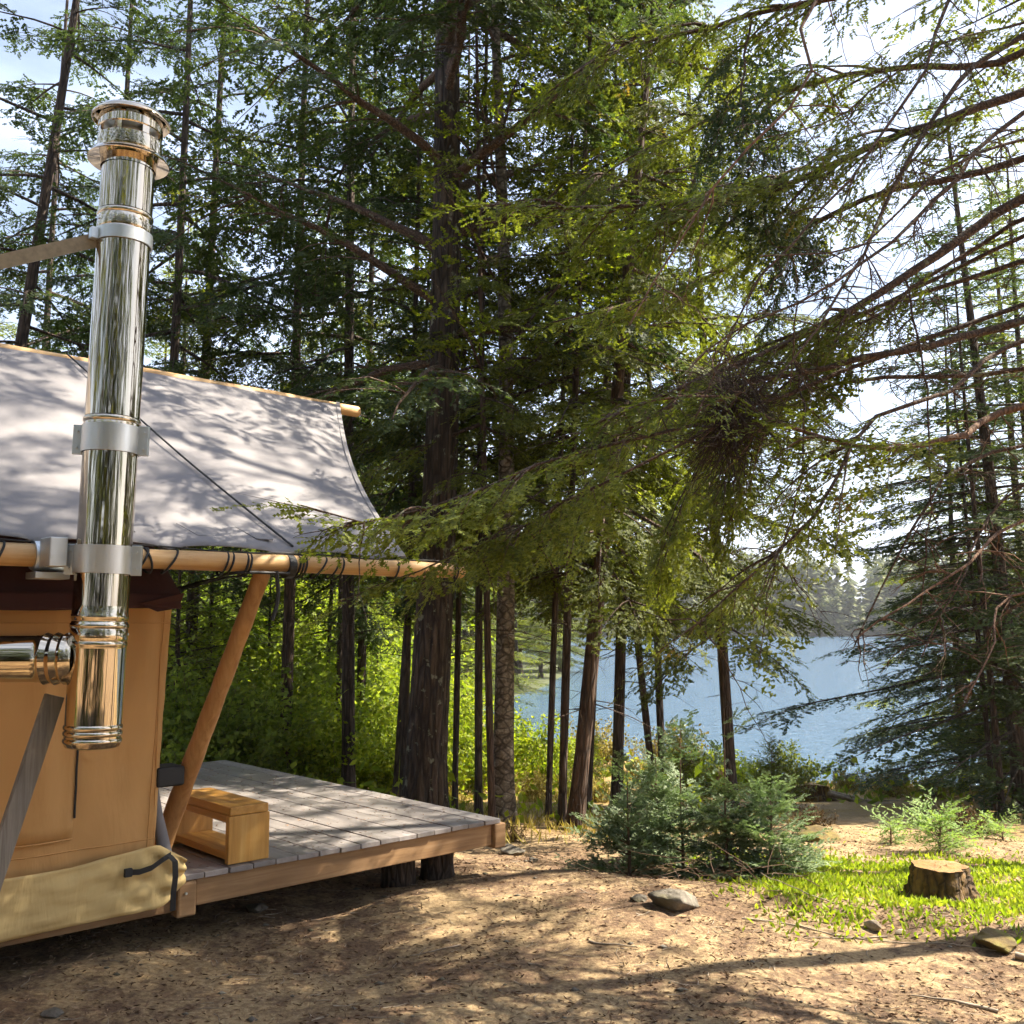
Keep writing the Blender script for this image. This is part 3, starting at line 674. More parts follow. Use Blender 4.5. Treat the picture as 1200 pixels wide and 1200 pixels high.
# window flap sewn on the side wall, with its zip
def flapfn(a, s):
    u = 0.45 + 1.46 * a; z = 0.66 + 1.02 * s; w_ = wallfn((u + 2.2) / (UT + 2.2), (z - ZD - .02) / (ZW - ZD)); return (u, w_[1] - 0.012 - 0.004 * math.sin(a * 9), z)
flap = sheet('window_flap', flapfn, 50, 16, M['canvas'], solid=0.006)
k = MB(TB); k.tube([tuple(Vector(flapfn(1.0, q / 20)) + Vector((0.006, -0.006, 0))) for q in range(2, 21)], 0.006, 6); k.build('zip', M['strap'], flap)
k = MB(TB); k.tube([tuple(Vector(flapfn(q / 30, 0.0)) + Vector((0, -0.004, 0))) for q in range(31)], 0.005, 6); k.build('seam', M['canvas'], flap)
for zz in (1.74, 0.60):
    k = MB(TB); k.tube([tuple(Vector(wallfn(q / 90, (zz - ZD - .02) / (ZW - ZD))) + Vector((0, -0.004, 0))) for q in range(91)], 0.0035, 5); k.build('seam', M['canvas'], wall)
for uu in (1.18, 2.30):
    k = MB(TB); k.tube([tuple(Vector(wallfn((uu + 2.2) / (UT + 2.2), q / 24)) + Vector((0, -0.004, 0))) for q in range(25)], 0.0035, 5); k.build('seam', M['canvas'], wall)
# khaki skirt over the platform edge
def skirtfn(a, s):
    u = -2.2 + (UT + 0.14 + 2.2) * a; c = max(0, (u - 2.0) / 0.48)
    v = V0 - 0.052 - 0.010 * math.sin(u * 4.1) * s - 0.03 * c * abs(math.sin(s * 7 + u * 18)) - 0.014 * float(wob(np.array(u), np.array(s * 0.7), 41, 0.45)) - 0.008 * float(wob(np.array(u), np.array(s * 0.5), 42, 0.13))
    top = 0.535 + 0.05 * max(0, (u - 1.9) / 0.4) - 0.12 * max(0, (u - 2.32) / 0.16); bot = 0.255 + 0.01 * math.sin(u * 3) + 0.10 * max(0, (u - 2.30) / 0.18) ** 2
    return (u, v, bot + (top - bot) * s)
sheet('skirt', skirtfn, 190, 18, M['skirt'], solid=0.003)
k = MB(TB); k.tube([(2.355, V0 + .08, 0.9), (2.37, V0 + .06, 0.72), (2.40, V0 + .04, 0.55), (2.43, V0 + .03, ZD + 0.01)], [0.012, 0.026, 0.036, 0.04], 12); o = k.build('rolled_door_flap', M['fly'], tent, smooth=True)
# black strap with its buckle at the corner, black bracket on the brace
def ribbon(pts, wid, name, axis=(0, 0, 1), par=tent, mat=None):
    k = MB(TB); ax = Vector(axis); vs = []
    for p in pts: vs += [Vector(p) - ax * wid / 2, Vector(p) + ax * wid / 2]
    k.add(vs, [(2 * i, 2 * i + 1, 2 * i + 3, 2 * i + 2) for i in range(len(pts) - 1)]); return k.build(name, mat or M['strap'], par, solid=0.004)
ribbon([(2.16, V0 - 0.095, 0.475), (2.21, V0 - 0.11, 0.472), (2.27, V0 - 0.12, 0.485), (2.33, V0 - 0.125, 0.52), (2.37, V0 - 0.12, 0.535)], 0.028, 'strap')
ribbon([(2.36, V0 - 0.122, 0.535), (2.39, V0 - 0.13, 0.50), (2.395, V0 - 0.13, 0.42), (2.392, V0 - 0.12, 0.34), (2.395, V0 - 0.11, 0.245)], 0.03, 'strap', (1, 0, 0))
k = MB(TB); k.box((2.135, V0 - 0.112, 0.455), (2.175, V0 - 0.09, 0.497)); k.build('buckle', M['strap'], tent, bevel=0.004)
k = MB(TB); k.box((2.345, 5.30, 0.86), (2.50, 5.47, 0.965)); k.build('corner_bracket', M['strap'], tent, bevel=0.012)
k = MB(TB); k.tube([(2.50, 5.45, 0.93), (2.585, 5.47, 0.935)], 0.008, 8); k.build('bolt', M['galv'], tent)

# ------------------------------------------------------------------ the stove pipe
CU, CV = 1.70, 4.53; ZB = 1.20
CB = (CU, CV, ZB)
chim = base('stove_pipe', *CB, 'tall polished steel stove pipe with rain cap beside the tent', 'chimney')
LEAN = Matrix.Rotation(math.radians(1.0), 4, Vector((0.731, 0.682, 0)).cross(Vector((0, 0, 1))) * 0 + Vector((0.35, 0.94, 0)))
PRD = 0.118
def pl(prof, name, mat=M['steel'], n=56, par=chim, cap0=True, cap1=True):
    k = MB(); k.lathe(prof, (0, 0, 0), n, LEAN, cap0, cap1); return k.build(name, mat, par, smooth=True)
def bead(z, r=PRD, h=0.006): return [(r, z - 0.012), (r + h * 0.7, z - 0.008), (r + h, z), (r + h * 0.7, z + 0.008), (r, z + 0.012)]
pl([(0.0, 0.0), (PRD - 0.012, 0.0), (PRD - 0.004, 0.006)] + bead(0.03) + bead(0.062) + bead(0.088) + [(PRD, 0.125), (PRD, 0.43)] + bead(0.45, h=0.004) + [(PRD + 0.003, 0.47), (PRD + 0.003, 0.515)] + bead(0.53, PRD + 0.001) + [(PRD - 0.001, 0.55)], 'tee_section', cap1=False)
pl([(PRD - 0.001, 0.552)] + bead(0.57, h=0.003) + [(PRD, 0.62), (PRD, 1.20), (PRD, 1.36)] + bead(1.375, h=0.003) + [(PRD + 0.003, 1.39), (PRD + 0.003, 1.44)] + bead(1.455, PRD + 0.001), 'lower_section', cap0=False, cap1=False)
pl([(PRD, 1.47), (PRD, 1.7), (PRD, 2.32)] + bead(2.34, h=0.003) + [(PRD + 0.003, 2.36), (PRD + 0.003, 2.41)] + bead(2.425, PRD + 0.001), 'upper_section', cap0=False, cap1=False)
pl([(PRD, 2.44), (PRD, 2.5), (PRD, 2.70)], 'top_section', cap0=False, cap1=False)
# rain cap: flared skirt, louvred drum, lid
pl([(PRD + 0.004, 2.655), (PRD + 0.006, 2.70), (PRD + 0.062, 2.688), (PRD + 0.065, 2.692), (PRD + 0.05, 2.715), (PRD + 0.02, 2.728)], 'cap_skirt', cap0=False, cap1=False)
pl([(0.075, 2.70), (0.075, 2.95)], 'inner_sleeve', M['band'])
drum = pl([(PRD + 0.022, 2.728), (PRD + 0.026, 2.74), (PRD + 0.026, 2.795), (PRD + 0.022, 2.80)], 'cap_drum', cap0=False, cap1=False)
pl([(PRD + 0.022, 2.835), (PRD + 0.026, 2.84), (PRD + 0.026, 2.895), (PRD + 0.022, 2.90)], 'cap_drum', cap0=False, cap1=False)
for i in range(7):
    q = i * 2 * math.pi / 7 + 0.35; k = MB(); Mx = LEAN @ Matrix.Rotation(q, 4, 'Z'); k.box((PRD + 0.008, -0.016, 2.73), (PRD + 0.0215, 0.016, 2.90), Mx); k.build('cap_rib', M['steel'], chim)
pl([(PRD + 0.02, 2.795), (PRD - 0.015, 2.83), (PRD + 0.02, 2.84)], 'louvre', M['band'], cap0=False, cap1=False)
pl([(0.0, 2.925), (0.08, 2.928), (PRD + 0.03, 2.915), (PRD + 0.053, 2.892), (PRD + 0.058, 2.893), (PRD + 0.056, 2.902), (PRD + 0.034, 2.926), (0.08, 2.945), (0.0, 2.95)], 'cap_lid')
for z0, z1 in ((0.13, 0.43), (0.59, 1.355), (1.475, 2.32), (2.445, 2.65)):
    k = MB(); k.box((PRD - 0.002, -0.005, z0), (PRD + 0.0018, 0.005, z1), LEAN @ Matrix.Rotation(math.radians(-118), 4, 'Z')); k.build('lock_seam', M['steel'], chim)
for zz in (0.493, 1.415, 2.385):
    for q in range(8):
        Mx = LEAN @ Matrix.Rotation(q * 0.785 + zz, 4, 'Z'); k = MB(); k.tube([Mx @ Vector((PRD, 0, zz)), Mx @ Vector((PRD + 0.0065, 0, zz))], 0.005, 8); k.build('rivet', M['galv'], chim)
# clamps and brackets
def clamp(z0, z1, name, th=0.005, mat=M['band']): return pl([(PRD + 0.004, z0), (PRD + 0.004 + th, z0 + 0.001), (PRD + 0.004 + th, z1 - 0.001), (PRD + 0.004, z1)], name, mat, cap0=False, cap1=False)
c1 = clamp(0.76, 0.885, 'lower_clamp'); c2 = clamp(1.305, 1.43, 'middle_clamp') ; c3 = clamp(2.285, 2.345, 'upper_strap')
for z0, z1, par in ((0.755, 0.89, c1), (1.30, 1.435, c2)):
    for sg in (-1, 1):
        ang = math.radians(-47 + 90 + (90 if sg > 0 else -90)); k = MB(); Mx = LEAN @ Matrix.Rotation(math.radians(-40) + (math.pi if sg < 0 else 0), 4, 'Z')
        k.box((PRD + 0.006, -0.012, z0), (PRD + 0.05, 0.012, z1), Mx); k.build('clamp_flange', M['galv'], par, bevel=0.002)
        k = MB(); k.tube([Mx @ Vector((PRD + 0.03, -0.022, z1 - 0.03)), Mx @ Vector((PRD + 0.03, 0.022, z1 - 0.03))], 0.006, 8); k.build('clamp_bolt', M['galv'], par)
        k = MB(); k.tube([Mx @ Vector((PRD + 0.03, -0.022, z0 + 0.03)), Mx @ Vector((PRD + 0.03, 0.022, z0 + 0.03))], 0.006, 8); k.build('clamp_bolt', M['galv'], par)
# saddle that ties the lower clamp to the eave pole
k = MB(CB); k.lathe([(PR + 0.014, -0.07), (PR + 0.016, -0.065), (PR + 0.016, 0.065), (PR + 0.014, 0.07)], (CU - 0.14, VE, ZE), 24, Matrix.Rotation(math.pi / 2, 4, 'Y'))
sad = k.build('pole_saddle', M['galv'], chim, smooth=True)
k = MB(CB); k.box((CU - 0.20, CV + 0.05, ZE - 0.055), (CU - 0.125, VE - PR - 0.01, ZE + 0.075)); k.build('saddle_arm', M['galv'], sad, bevel=0.004)
k = MB(CB); k.box((CU - 0.22, VE - 0.085, ZE - 0.105), (CU - 0.07, VE + 0.05, ZE - 0.075)); k.build('saddle_plate', M['galv'], sad, bevel=0.003)
# flat steel stay from the upper strap to the left
top = LEAN @ Vector((0, 0, 2.31)); a0 = Vector((top.x - PRD * 0.85, top.y + 0.02, 2.30)); a1 = Vector((-1.6, 0.55, 1.62))
dirn = (a1 - a0).normalized(); sd = dirn.cross(Vector((0.6, -0.75, 0.25))).normalized()
k = MB(); nrm = dirn.cross(sd).normalized()
vs = [a0 - sd * 0.032, a0 + sd * 0.032, a1 + sd * 0.032, a1 - sd * 0.032]; vs += [p + nrm * 0.005 for p in vs]
k.add(vs, [(3, 2, 1, 0), (4, 5, 6, 7), (0, 1, 5, 4), (1, 2, 6, 5), (2, 3, 7, 6), (3, 0, 4, 7)])
k.build('steel_stay', M['bracket'], chim); k = MB(); k.box((-PRD - 0.035, -0.02, 2.285), (-PRD - 0.002, 0.02, 2.335), LEAN); k.build('stay_lug', M['galv'], chim)
# horizontal flue with its ribbed elbow, going through the canvas wall
RX = Matrix.Rotation(math.radians(52), 4, 'Z') @ Matrix.Rotation(-math.pi / 2, 4, 'X')
k = MB(CB); FZ = ZB + 0.385
k.lathe([(0.095, 0.08), (0.108, 0.10), (0.114, 0.125), (0.106, 0.14), (0.116, 0.165), (0.106, 0.185), (0.115, 0.21), (0.104, 0.23), (0.104, 0.25)], (CU, CV, FZ), 44, RX, False, False); k.build('flue_collar', M['steel'], chim, smooth=True)
k = MB(CB); k.lathe([(0.102, 0.25), (0.102, 0.5), (0.102, 1.32)], (CU, CV, FZ), 44, RX, False, False); k.build('flue_pipe', M['steel'], chim, smooth=True)

# ------------------------------------------------------------------ weathered board propped under the flue
pA = Vector((1.50, 4.66, 1.385)); 
def uvof(p): return (p.x * math.cos(AU) + p.y * math.sin(AU), -p.x * math.sin(AU) + p.y * math.cos(AU), p.z)
# direction in the plane parallel to the wall
def on_v(px, py, v):
    lo, hi = 1.0, 30.0
    for _ in range(60):
        mid = (lo + hi) / 2
        if uvof(at(px, py, mid))[1] < v: lo = mid
        else: hi = mid
    return Vector(uvof(at(px, py, lo)))
pa = on_v(64, 815, 4.70); pb = on_v(-2, 1012, 4.70); dd = (pb - pa).normalized(); L_ = (pa.z + 0.02) / -dd.z
foot = pa + dd * L_; gzf = gz(uvw(foot.x, foot.y, 0).x, uvw(foot.x, foot.y, 0).y)
prop = base('prop_board', foot.x, foot.y, gzf, 'weathered grey board propped slantwise under the horizontal flue', 'board')
k = MB((foot.x, foot.y, gzf)); ax = -dd; sdv = Vector((-ax.z, 0, ax.x)).normalized()
q0 = foot - ax * 0.03; q1 = pa
vs = [q0 - sdv * .040 - Vector((0, .02, 0)), q0 + sdv * .040 - Vector((0, .02, 0)), q0 + sdv * .040 + Vector((0, .02, 0)), q0 - sdv * .040 + Vector((0, .02, 0))]
vs += [p + (q1 - q0) for p in vs]
k.add(vs, [(3, 2, 1, 0), (4, 5, 6, 7), (0, 1, 5, 4), (1, 2, 6, 5), (2, 3, 7, 6), (3, 0, 4, 7)]); k.build('plank', M['grey_board'], prop, bevel=0.004)

# ------------------------------------------------------------------ trees
def XA(px, Y): return at(px, 900, Y).x
MID = dict(sp1=0.085, twf=0.5, twmax=0.8, sp2=0.046, l2=0.18, wd=0.040, m=5, density=0.8)
FINE = dict(sp1=0.085, twf=0.45, twmax=0.7, sp2=0.045, l2=0.13, wd=0.024, m=4)
POLE = [conifer(100 + i, 13, 0.05, 3.0, 2.2, 40, 8, (8, -14), 0.28, dead=16, foliage=MID, nsub=2) for i in range(3)]
TALL = [conifer(110 + i, 15, 0.10, 2.7, 3.2, 50, 10, (8, -12), 0.28, dead=22, foliage=MID, nsub=3) for i in range(3)]
HIGH = [conifer(120 + i, 16, 0.10, 5.0, 3.0, 44, 10, (12, -10), 0.26, dead=44, foliage=MID, nsub=3, bare=0.35) for i in range(2)]
YOUNG = [conifer(130 + i, 5.2, 0.05, 0.25, 1.5, 76, 7, (25, -2), 0.12, dead=4, bare=0.12, foliage=dict(sp1=0.09, twf=0.5, twmax=0.6, sp2=0.05, l2=0.17, wd=0.036, m=4)) for i in range(3)]
LOWT = [conifer(140 + i, 13, 0.09, 0.7, 3.0, 90, 9, (10, -14), 0.2, dead=26, foliage=MID, nsub=1) for i in range(2)]
DK = (M['bark'], M['darkhem']); HM = (M['bark'], M['hemlock']); RD = (M['barkred'], M['hemlock']); FI = (M['bark'], M['fir']); YL = (M['bark'], M['yellow'])
VARS = dict(P=POLE, T=TALL, H=HIGH, Y=YOUNG, L=LOWT)
TREES = [
 # label, variant, index, px at the foot, Y, trunk radius, height scale, lean x, lean y, materials
 ('slim dark hemlock trunk just right of the thick old tree', 'P', 0, 533, 13.0, .040, .95, .01, 0, DK),
 ('slender grey trunk left of the pale barked birch', 'P', 1, 561, 11.6, .046, 1.0, .0, 0, HM),
 ('thin reddish trunk crossing in front of the birch', 'P', 2, 577, 10.5, .036, .9, -.025, 0, RD),
 ('very thin dark sapling trunk standing alone before the olive water', 'P', 0, 642, 11.6, .030, .85, .035, 0, HM),
 ('straight dark trunk beside the leaning reddish hemlock', 'P', 1, 658, 11.0, .048, 1.0, .035, 0, FI),
 ('leaning reddish hemlock trunk at the edge of the bank', 'T', 0, 673, 10.8, .085, 1.0, .105, 0, RD),
 ('dark trunk behind the leaning reddish hemlock', 'P', 2, 688, 12.8, .050, 1.0, .05, 0, HM),
 ('dark hemlock trunk standing against the blue water', 'T', 1, 722, 13.2, .068, 1.0, .03, .0, HM),
 ('brown trunk tilting towards its darker twin before the lake', 'P', 0, 768, 14.0, .050, .95, -.09, 0, RD),
 ('darker upright twin trunk of the pair before the lake', 'P', 1, 777, 14.6, .052, 1.0, -.02, 0, HM),
 ('hemlock with low drooping sprays beside the root stump', 'T', 1, 858, 13.2, .068, .85, -.04, 0, HM),
 ('smooth brown trunk rising behind the deck under the slanted brace', 'H', 0, 333, 14.0, .085, 1.0, .01, 0, RD),
 ('stick thin trunk behind the deck among yellow leaves', 'P', 2, 378, 16.5, .026, .8, .02, 0, HM),
 ('thin dark trunk left of the clustered trunks behind the deck', 'P', 0, 396, 15.2, .045, 1.1, .0, 0, DK),
 ('stout dark trunk in the cluster behind the deck', 'H', 1, 409, 13.6, .090, 1.05, -.012, 0, DK),
 ('mid brown trunk right of the cluster behind the deck', 'T', 2, 421, 15.8, .060, 1.0, .005, 0, DK),
 ('slim tilted trunk left of the thick old tree', 'P', 1, 462, 13.2, .034, .9, .055, 0, HM),
 ('plain dark trunk half hidden by the thick old tree', 'P', 2, 472, 12.6, .05, 1.0, .02, 0, DK),
 ('half bare tree with many dead side branches beyond the tent', 'H', 0, -62, 13.0, .105, 1.0, .10, 0, DK),
 ('dark spreading hemlock behind the tent ridge', 'T', 1, 215, 15.5, .10, 1.1, .02, 0, DK),
 ('thick hemlock trunk at the lake edge behind the seedling', 'L', 1, 1196, 14.3, .135, .82, -.045, 0, DK),
 ('thin trunk left of the thick lakeside hemlock', 'P', 0, 1172, 13.9, .05, .62, -.03, 0, DK),
 ('slim leaning trunk near the thick lakeside hemlock', 'P', 2, 1163, 14.6, .04, .58, -.04, 0, DK),
 ('sunlit hemlock on the shore left of the thick lakeside hemlock', 'L', 1, 1128, 18.3, .07, .72, .0, 0, FI),
 ('bushy green hemlock filling the gap behind the lakeside trunks', 'L', 0, 1240, 15.8, .09, .82, -.03, 0, FI),
 ('high crowned dark hemlock behind the stove pipe', 'T', 2, 95, 15.5, .085, 1.1, .02, 0, DK),
 ('leafy dark hemlock behind the middle of the tent ridge', 'H', 1, 178, 12.8, .07, 1.0, .01, 0, DK),
 ('dark hemlock far behind the left end of the fly', 'T', 0, 20, 19, .1, 1.2, .02, 0, DK),
 ('bright hemlock behind the thick lakeside hemlock', 'L', 0, 1215, 17.8, .10, .85, -.02, 0, FI),
]
rr = random.Random(4)
RAD = dict(P=.05, T=.10, H=.10, Y=.05, L=.09)
for (lab, vk, vi, px, Y, r_, sz, lx, ly, mt) in TREES:
    sxy = (r_ / RAD[vk]); k_ = max(0.75, min(1.25, sxy))
    e = place('hemlock_tree', lab, 'tree', VARS[vk][vi], XA(px, Y), Y, 1.0, sz, rr.uniform(0, 6.28), (lx, ly), mats=mt)
    e.children[0].scale = (sxy, sxy, 1) if vk == 'X' else (1, 1, 1)
    e.scale = (k_, k_, sz)
# young conifers beyond the deck, sunlight put into some needle colours
for i, (px, Y, sz, sx) in enumerate([(205, 13.5, .75, 1), (240, 16, 1.0, 1.1), (275, 18, 1.1, 1.1), (312, 15.5, .7, .9), (355, 19, 1.0, 1.1), (300, 22, 1.3, 1.2), (150, 17, 1.1, 1.2), (230, 24, 1.5, 1.4),
                                     (440, 19, .55, .9), (450, 24, .8, 1.1), (395, 24, 1.0, 1.2), (500, 26, .9, 1.2), (350, 28, 1.5, 1.5), (420, 31, 1.5, 1.5), (120, 24, 1.4, 1.4)]):
    yl = i in (3, 8, 9, 4, 11)
    place('young_conifer', 'yellow green young tree in sunlight beyond the deck' if yl else 'bushy green young conifer beyond the deck', 'tree', YOUNG[i % 3], XA(px, Y), Y, sx, sz, rr.uniform(0, 6.28),
          group='sunlit young trees beyond the deck' if yl else 'young conifers beyond the deck', mats=YL if yl else ((M['bark'], M['sun_painted']) if i % 3 else FI))
# trees on the left bank of the lake and along its shore
for i, (X, Y, sz) in enumerate([(-4, 30, 1.0), (-9, 27, 1.1), (-14, 24, 1.0), (-7, 36, 1.2), (-4, 42, 1.1), (-2, 50, 1.2), (-12, 34, 1.2), (-18, 30, 1.1), (0.5, 60, 1.3), (2, 70, 1.3), (-1, 78, 1.3), (-6, 54, 1.3), (-10, 46, 1.3), (-22, 22, 1.2), (-3, 66, 1.3), (-5, 90, 1.4), (-2.0, 33, .7), (-1.8, 39, .6), (0.2, 47, .6), (1.6, 56, .7), (3.0, 63, .8), (2.2, 76, .9)]):
    place('bank_tree', 'tall hemlock on the far side of the cove', 'tree', (LOWT + TALL)[i % 5], X, Y, 1.25, sz, rr.uniform(0, 6.28), group='hemlocks on the left bank of the cove', mats=(HM, FI)[i % 2])
# trees around the clearing that shade it
for i, (X, Y, sz) in enumerate([(-5.5, -7, 1), (-3, -5.5, .8), (1.8, -11, 1.1), (-1, -9.5, 1), (4.5, -9, 1), (-6.5, -11, 1.1), (8, -8.5, 1.1), (-10, -5, 1.1), (-12, -2, 1.1), (9.5, -1.5, 1.1), (5.5, -4.0, 1.0), (3.5, -6.5, 1.0), (8, -5, 1.1), (-3.5, -9, 1.1), (0.5, -5.0, .9), (6, -9, 1.1), (-8, -8, 1.1), (12, -3, 1.1), (-1.5, -6.0, 1.0), (-6, -4.5, 1.1), (-9.5, 0.5, 1.1), (2.0, -8.0, 1.1), (-11, 5, 1.1), (-11, 10, 1.0)]):
    place('clearing_tree', 'tall hemlock at the rim of the clearing', 'tree', (LOWT + TALL)[i % 5], X, Y, 1.2, sz, rr.uniform(0, 6.28), group='hemlocks around the clearing', mats=(HM, DK)[i % 2])

SHADE_TREE = conifer(125, 17, 0.10, 5.8, 2.4, 56, 10, (12, -10), 0.2, dead=30, foliage=dict(MID, density=0.36), nsub=1, bare=0.3)  # thinned tree added out of view to dapple foreground and fly with shade
for (X, Y, sz, i) in ((4.7, 6.3, 1.0, 0), (5.7, 8.7, 1.15, 1)):
    place('clearing_tree', 'added high crowned hemlock out of view, shading the clearing', 'tree', SHADE_TREE, X, Y, 1.0, sz, rr.uniform(0, 6.28), group='added unseen hemlocks shading the clearing', mats=HM)

# ---- the thick old tree behind the deck corner
def fat_trunk(H, r, seed, nz=150, n=72, roots=6, ridge=0.018):
    Rg = np.random.default_rng(seed); z = np.concatenate([[-0.3], np.linspace(0, 3.2, nz - 40), np.linspace(3.3, H, 39)]); q = np.arange(n) * 2 * math.pi / n
    Z, Q = np.meshgrid(z, q, indexing='ij'); zc = np.maximum(Z, 0)
    rad = r * (1 - 0.88 * (zc / H)) + 0.01
    fl = np.exp(-zc / 0.34); rad = rad + r * fl * (0.42 + 0.38 * np.cos(Q * roots + 1.1) * np.exp(-zc / 0.22) + 0.2 * np.cos(Q * 3 + 0.4))
    ph = Q * 24 + 1.3 * np.sin(Z * 2.1 + Q * 5) + 0.8 * np.sin(Z * 5.3 + Q * 9)
    rid = np.abs(np.sin(ph * 0.5)) ** 0.7 + 0.35 * np.sin(Z * 17 + 6 * np.sin(Q * 7)) + Rg.normal(0, 0.12, Z.shape)
    rad = rad * (1 + ridge * 3.2 * (rid - 0.6) * np.clip(1.1 - zc / H, 0.2, 1))
    cx = 0.10 * np.sin(Z * 0.32) ; cyy = 0.07 * np.sin(Z * 0.27 + 1)
    P = np.stack([cx + rad * np.cos(Q), cyy + rad * np.sin(Q), Z], -1).reshape(-1, 3)
    i = np.arange(len(z) - 1)[:, None]; k = np.arange(n)[None]
    F = np.stack([i * n + k, i * n + (k + 1) % n, (i + 1) * n + (k + 1) % n, (i + 1) * n + k], -1).reshape(-1, 4)
    return P, F
BX, BY = XA(494, 10.6), 10.6
old = empty('old_hemlock', (BX, BY, gz(BX, BY) - 0.05), 0, 'thick old hemlock with furrowed bark behind the deck corner', 'tree')
P, F = fat_trunk(19, 0.205, 3); link('trunk', mesh_np('trunk', P, F), M['barkbig'], old, True)
old.rotation_euler = (0, 0.02, 0)
R = np.random.default_rng(77); brs = []
LIMBS = [(5.6, 200, 28, 3.2), (6.4, 20, 30, 4.0), (6.2, 160, 35, 3.4), (5.3, 345, 5, 2.6), (5.0, 185, -12, 2.8), (4.6, 100, 5, 2.5), (4.9, 265, -5, 2.0), (6.9, 60, 35, 3.2), (7.2, 215, 25, 3.0), (7.0, 330, 30, 3.4), (7.8, 120, 20, 3.3), (8.0, 280, 20, 2.6)]
for i in range(46):
    LIMBS.append((8.2 + i * 0.22, R.uniform(0, 360), R.uniform(-5, 25), max(0.6, 3.6 * (1 - i / 52)) * R.uniform(0.7, 1.1)))
for (z, az, el, L) in LIMBS:
    p = limb_line((0.1 * math.sin(z * .32), 0.07 * math.sin(z * .27 + 1), z), math.radians(az), math.radians(el), L, 0.16 + (0.25 if el < 0 else 0), R, 9, up=0.05, wander=0.09)
    subs = [p]; tb = [(p, np.linspace(0.018 + 0.013 * L, 0.006, 9), 7)]
    for k in range(int(4 + L * 2)):
        j = R.integers(2, 8); q = limb_line(p[j], math.radians(az) + R.choice([-1, 1]) * R.uniform(0.4, 1.1), R.uniform(-0.35, 0.2), L * R.uniform(0.25, 0.5), 0.3, R, 6, wander=0.1); subs.append(q); tb.append((q, np.linspace(0.012, 0.003, 6), 4))
    TV, TF = join_tubes(tb); br = link('branch', mesh_np('branch', TV, TF), M['limb'], old, True)
    V, F, _ = sprays(subs, R, **dict(MID, bare=0.35, density=0.65)); link('foliage', mesh_np('foliage', V, F), M['darkhem'], br)

# ---- pale birch by the old tree
BX, BY = XA(588, 10.9), 10.9
bir = empty('birch_tree', (BX, BY, gz(BX, BY) - 0.05), 0, 'pale peeling birch trunk beside the thick old hemlock', 'tree')
P, F = fat_trunk(13, 0.105, 9, 110, 40, 5, 0.004); link('trunk', mesh_np('trunk', P, F), M['birch'], bir, True)
bir.rotation_euler = (0, -0.012, 0)
R = np.random.default_rng(12); brs = []; tb = []
for i in range(40):
    z = 4.2 + 8 * i / 40; p = limb_line((0.1 * math.sin(z * .32), 0.07 * math.sin(z * .27 + 1), z), R.uniform(0, 6.28), math.radians(R.uniform(15, 50)), 2.4 * (1 - i / 55), 0.2, R, 7); brs.append(p); tb.append((p, np.linspace(0.022, 0.003, 7), 5))
TV, TF = join_tubes(tb); link('limb', mesh_np('limb', TV, TF), M['limb'], bir, True)
V, F, _ = sprays(brs, R, **dict(MID, density=0.5)); link('crown', mesh_np('crown', V, F), M['yellow'], bir)

# ---- the hemlock just outside on the right whose limbs hang over the clearing
OX, OY = 4.5, 5.1
ov = empty('overhanging_hemlock', (OX, OY, gz(OX, OY) - 0.05), 0, 'hemlock whose long limbs hang across the clearing and the lake view', 'tree')
OV = np.array([OX, OY, ov.location.z])
P, F = fat_trunk(15, 0.19, 15, 90, 48, 5, 0.012); link('trunk', mesh_np('trunk', P, F), M['bark'], ov, True)
R = np.random.default_rng(31)
def smooth_line(pts, n=16):
    pts = np.array(pts, float); d = np.concatenate([[0], np.cumsum(np.linalg.norm(np.diff(pts, axis=0), axis=1))]); d /= d[-1]
    t_ = np.linspace(0, 1, n); idx = np.clip(np.searchsorted(d, t_) - 1, 0, len(pts) - 2); out_ = []
    for tt, i in zip(t_, idx):
        f = (tt - d[i]) / max(1e-9, d[i + 1] - d[i]); p0 = pts[max(i - 1, 0)]; p1 = pts[i]; p2 = pts[i + 1]; p3 = pts[min(i + 2, len(pts) - 1)]
        out_.append(0.5 * (2 * p1 + (p2 - p0) * f + (2 * p0 - 5 * p1 + 4 * p2 - p3) * f * f + (3 * p1 - p0 - 3 * p2 + p3) * f ** 3))
    return np.array(out_)
NEAR = dict(sp1=0.05, twf=0.55, twmax=0.46, sp2=0.03, l2=0.12, wd=0.023, m=6, droop=0.45, wood=True)
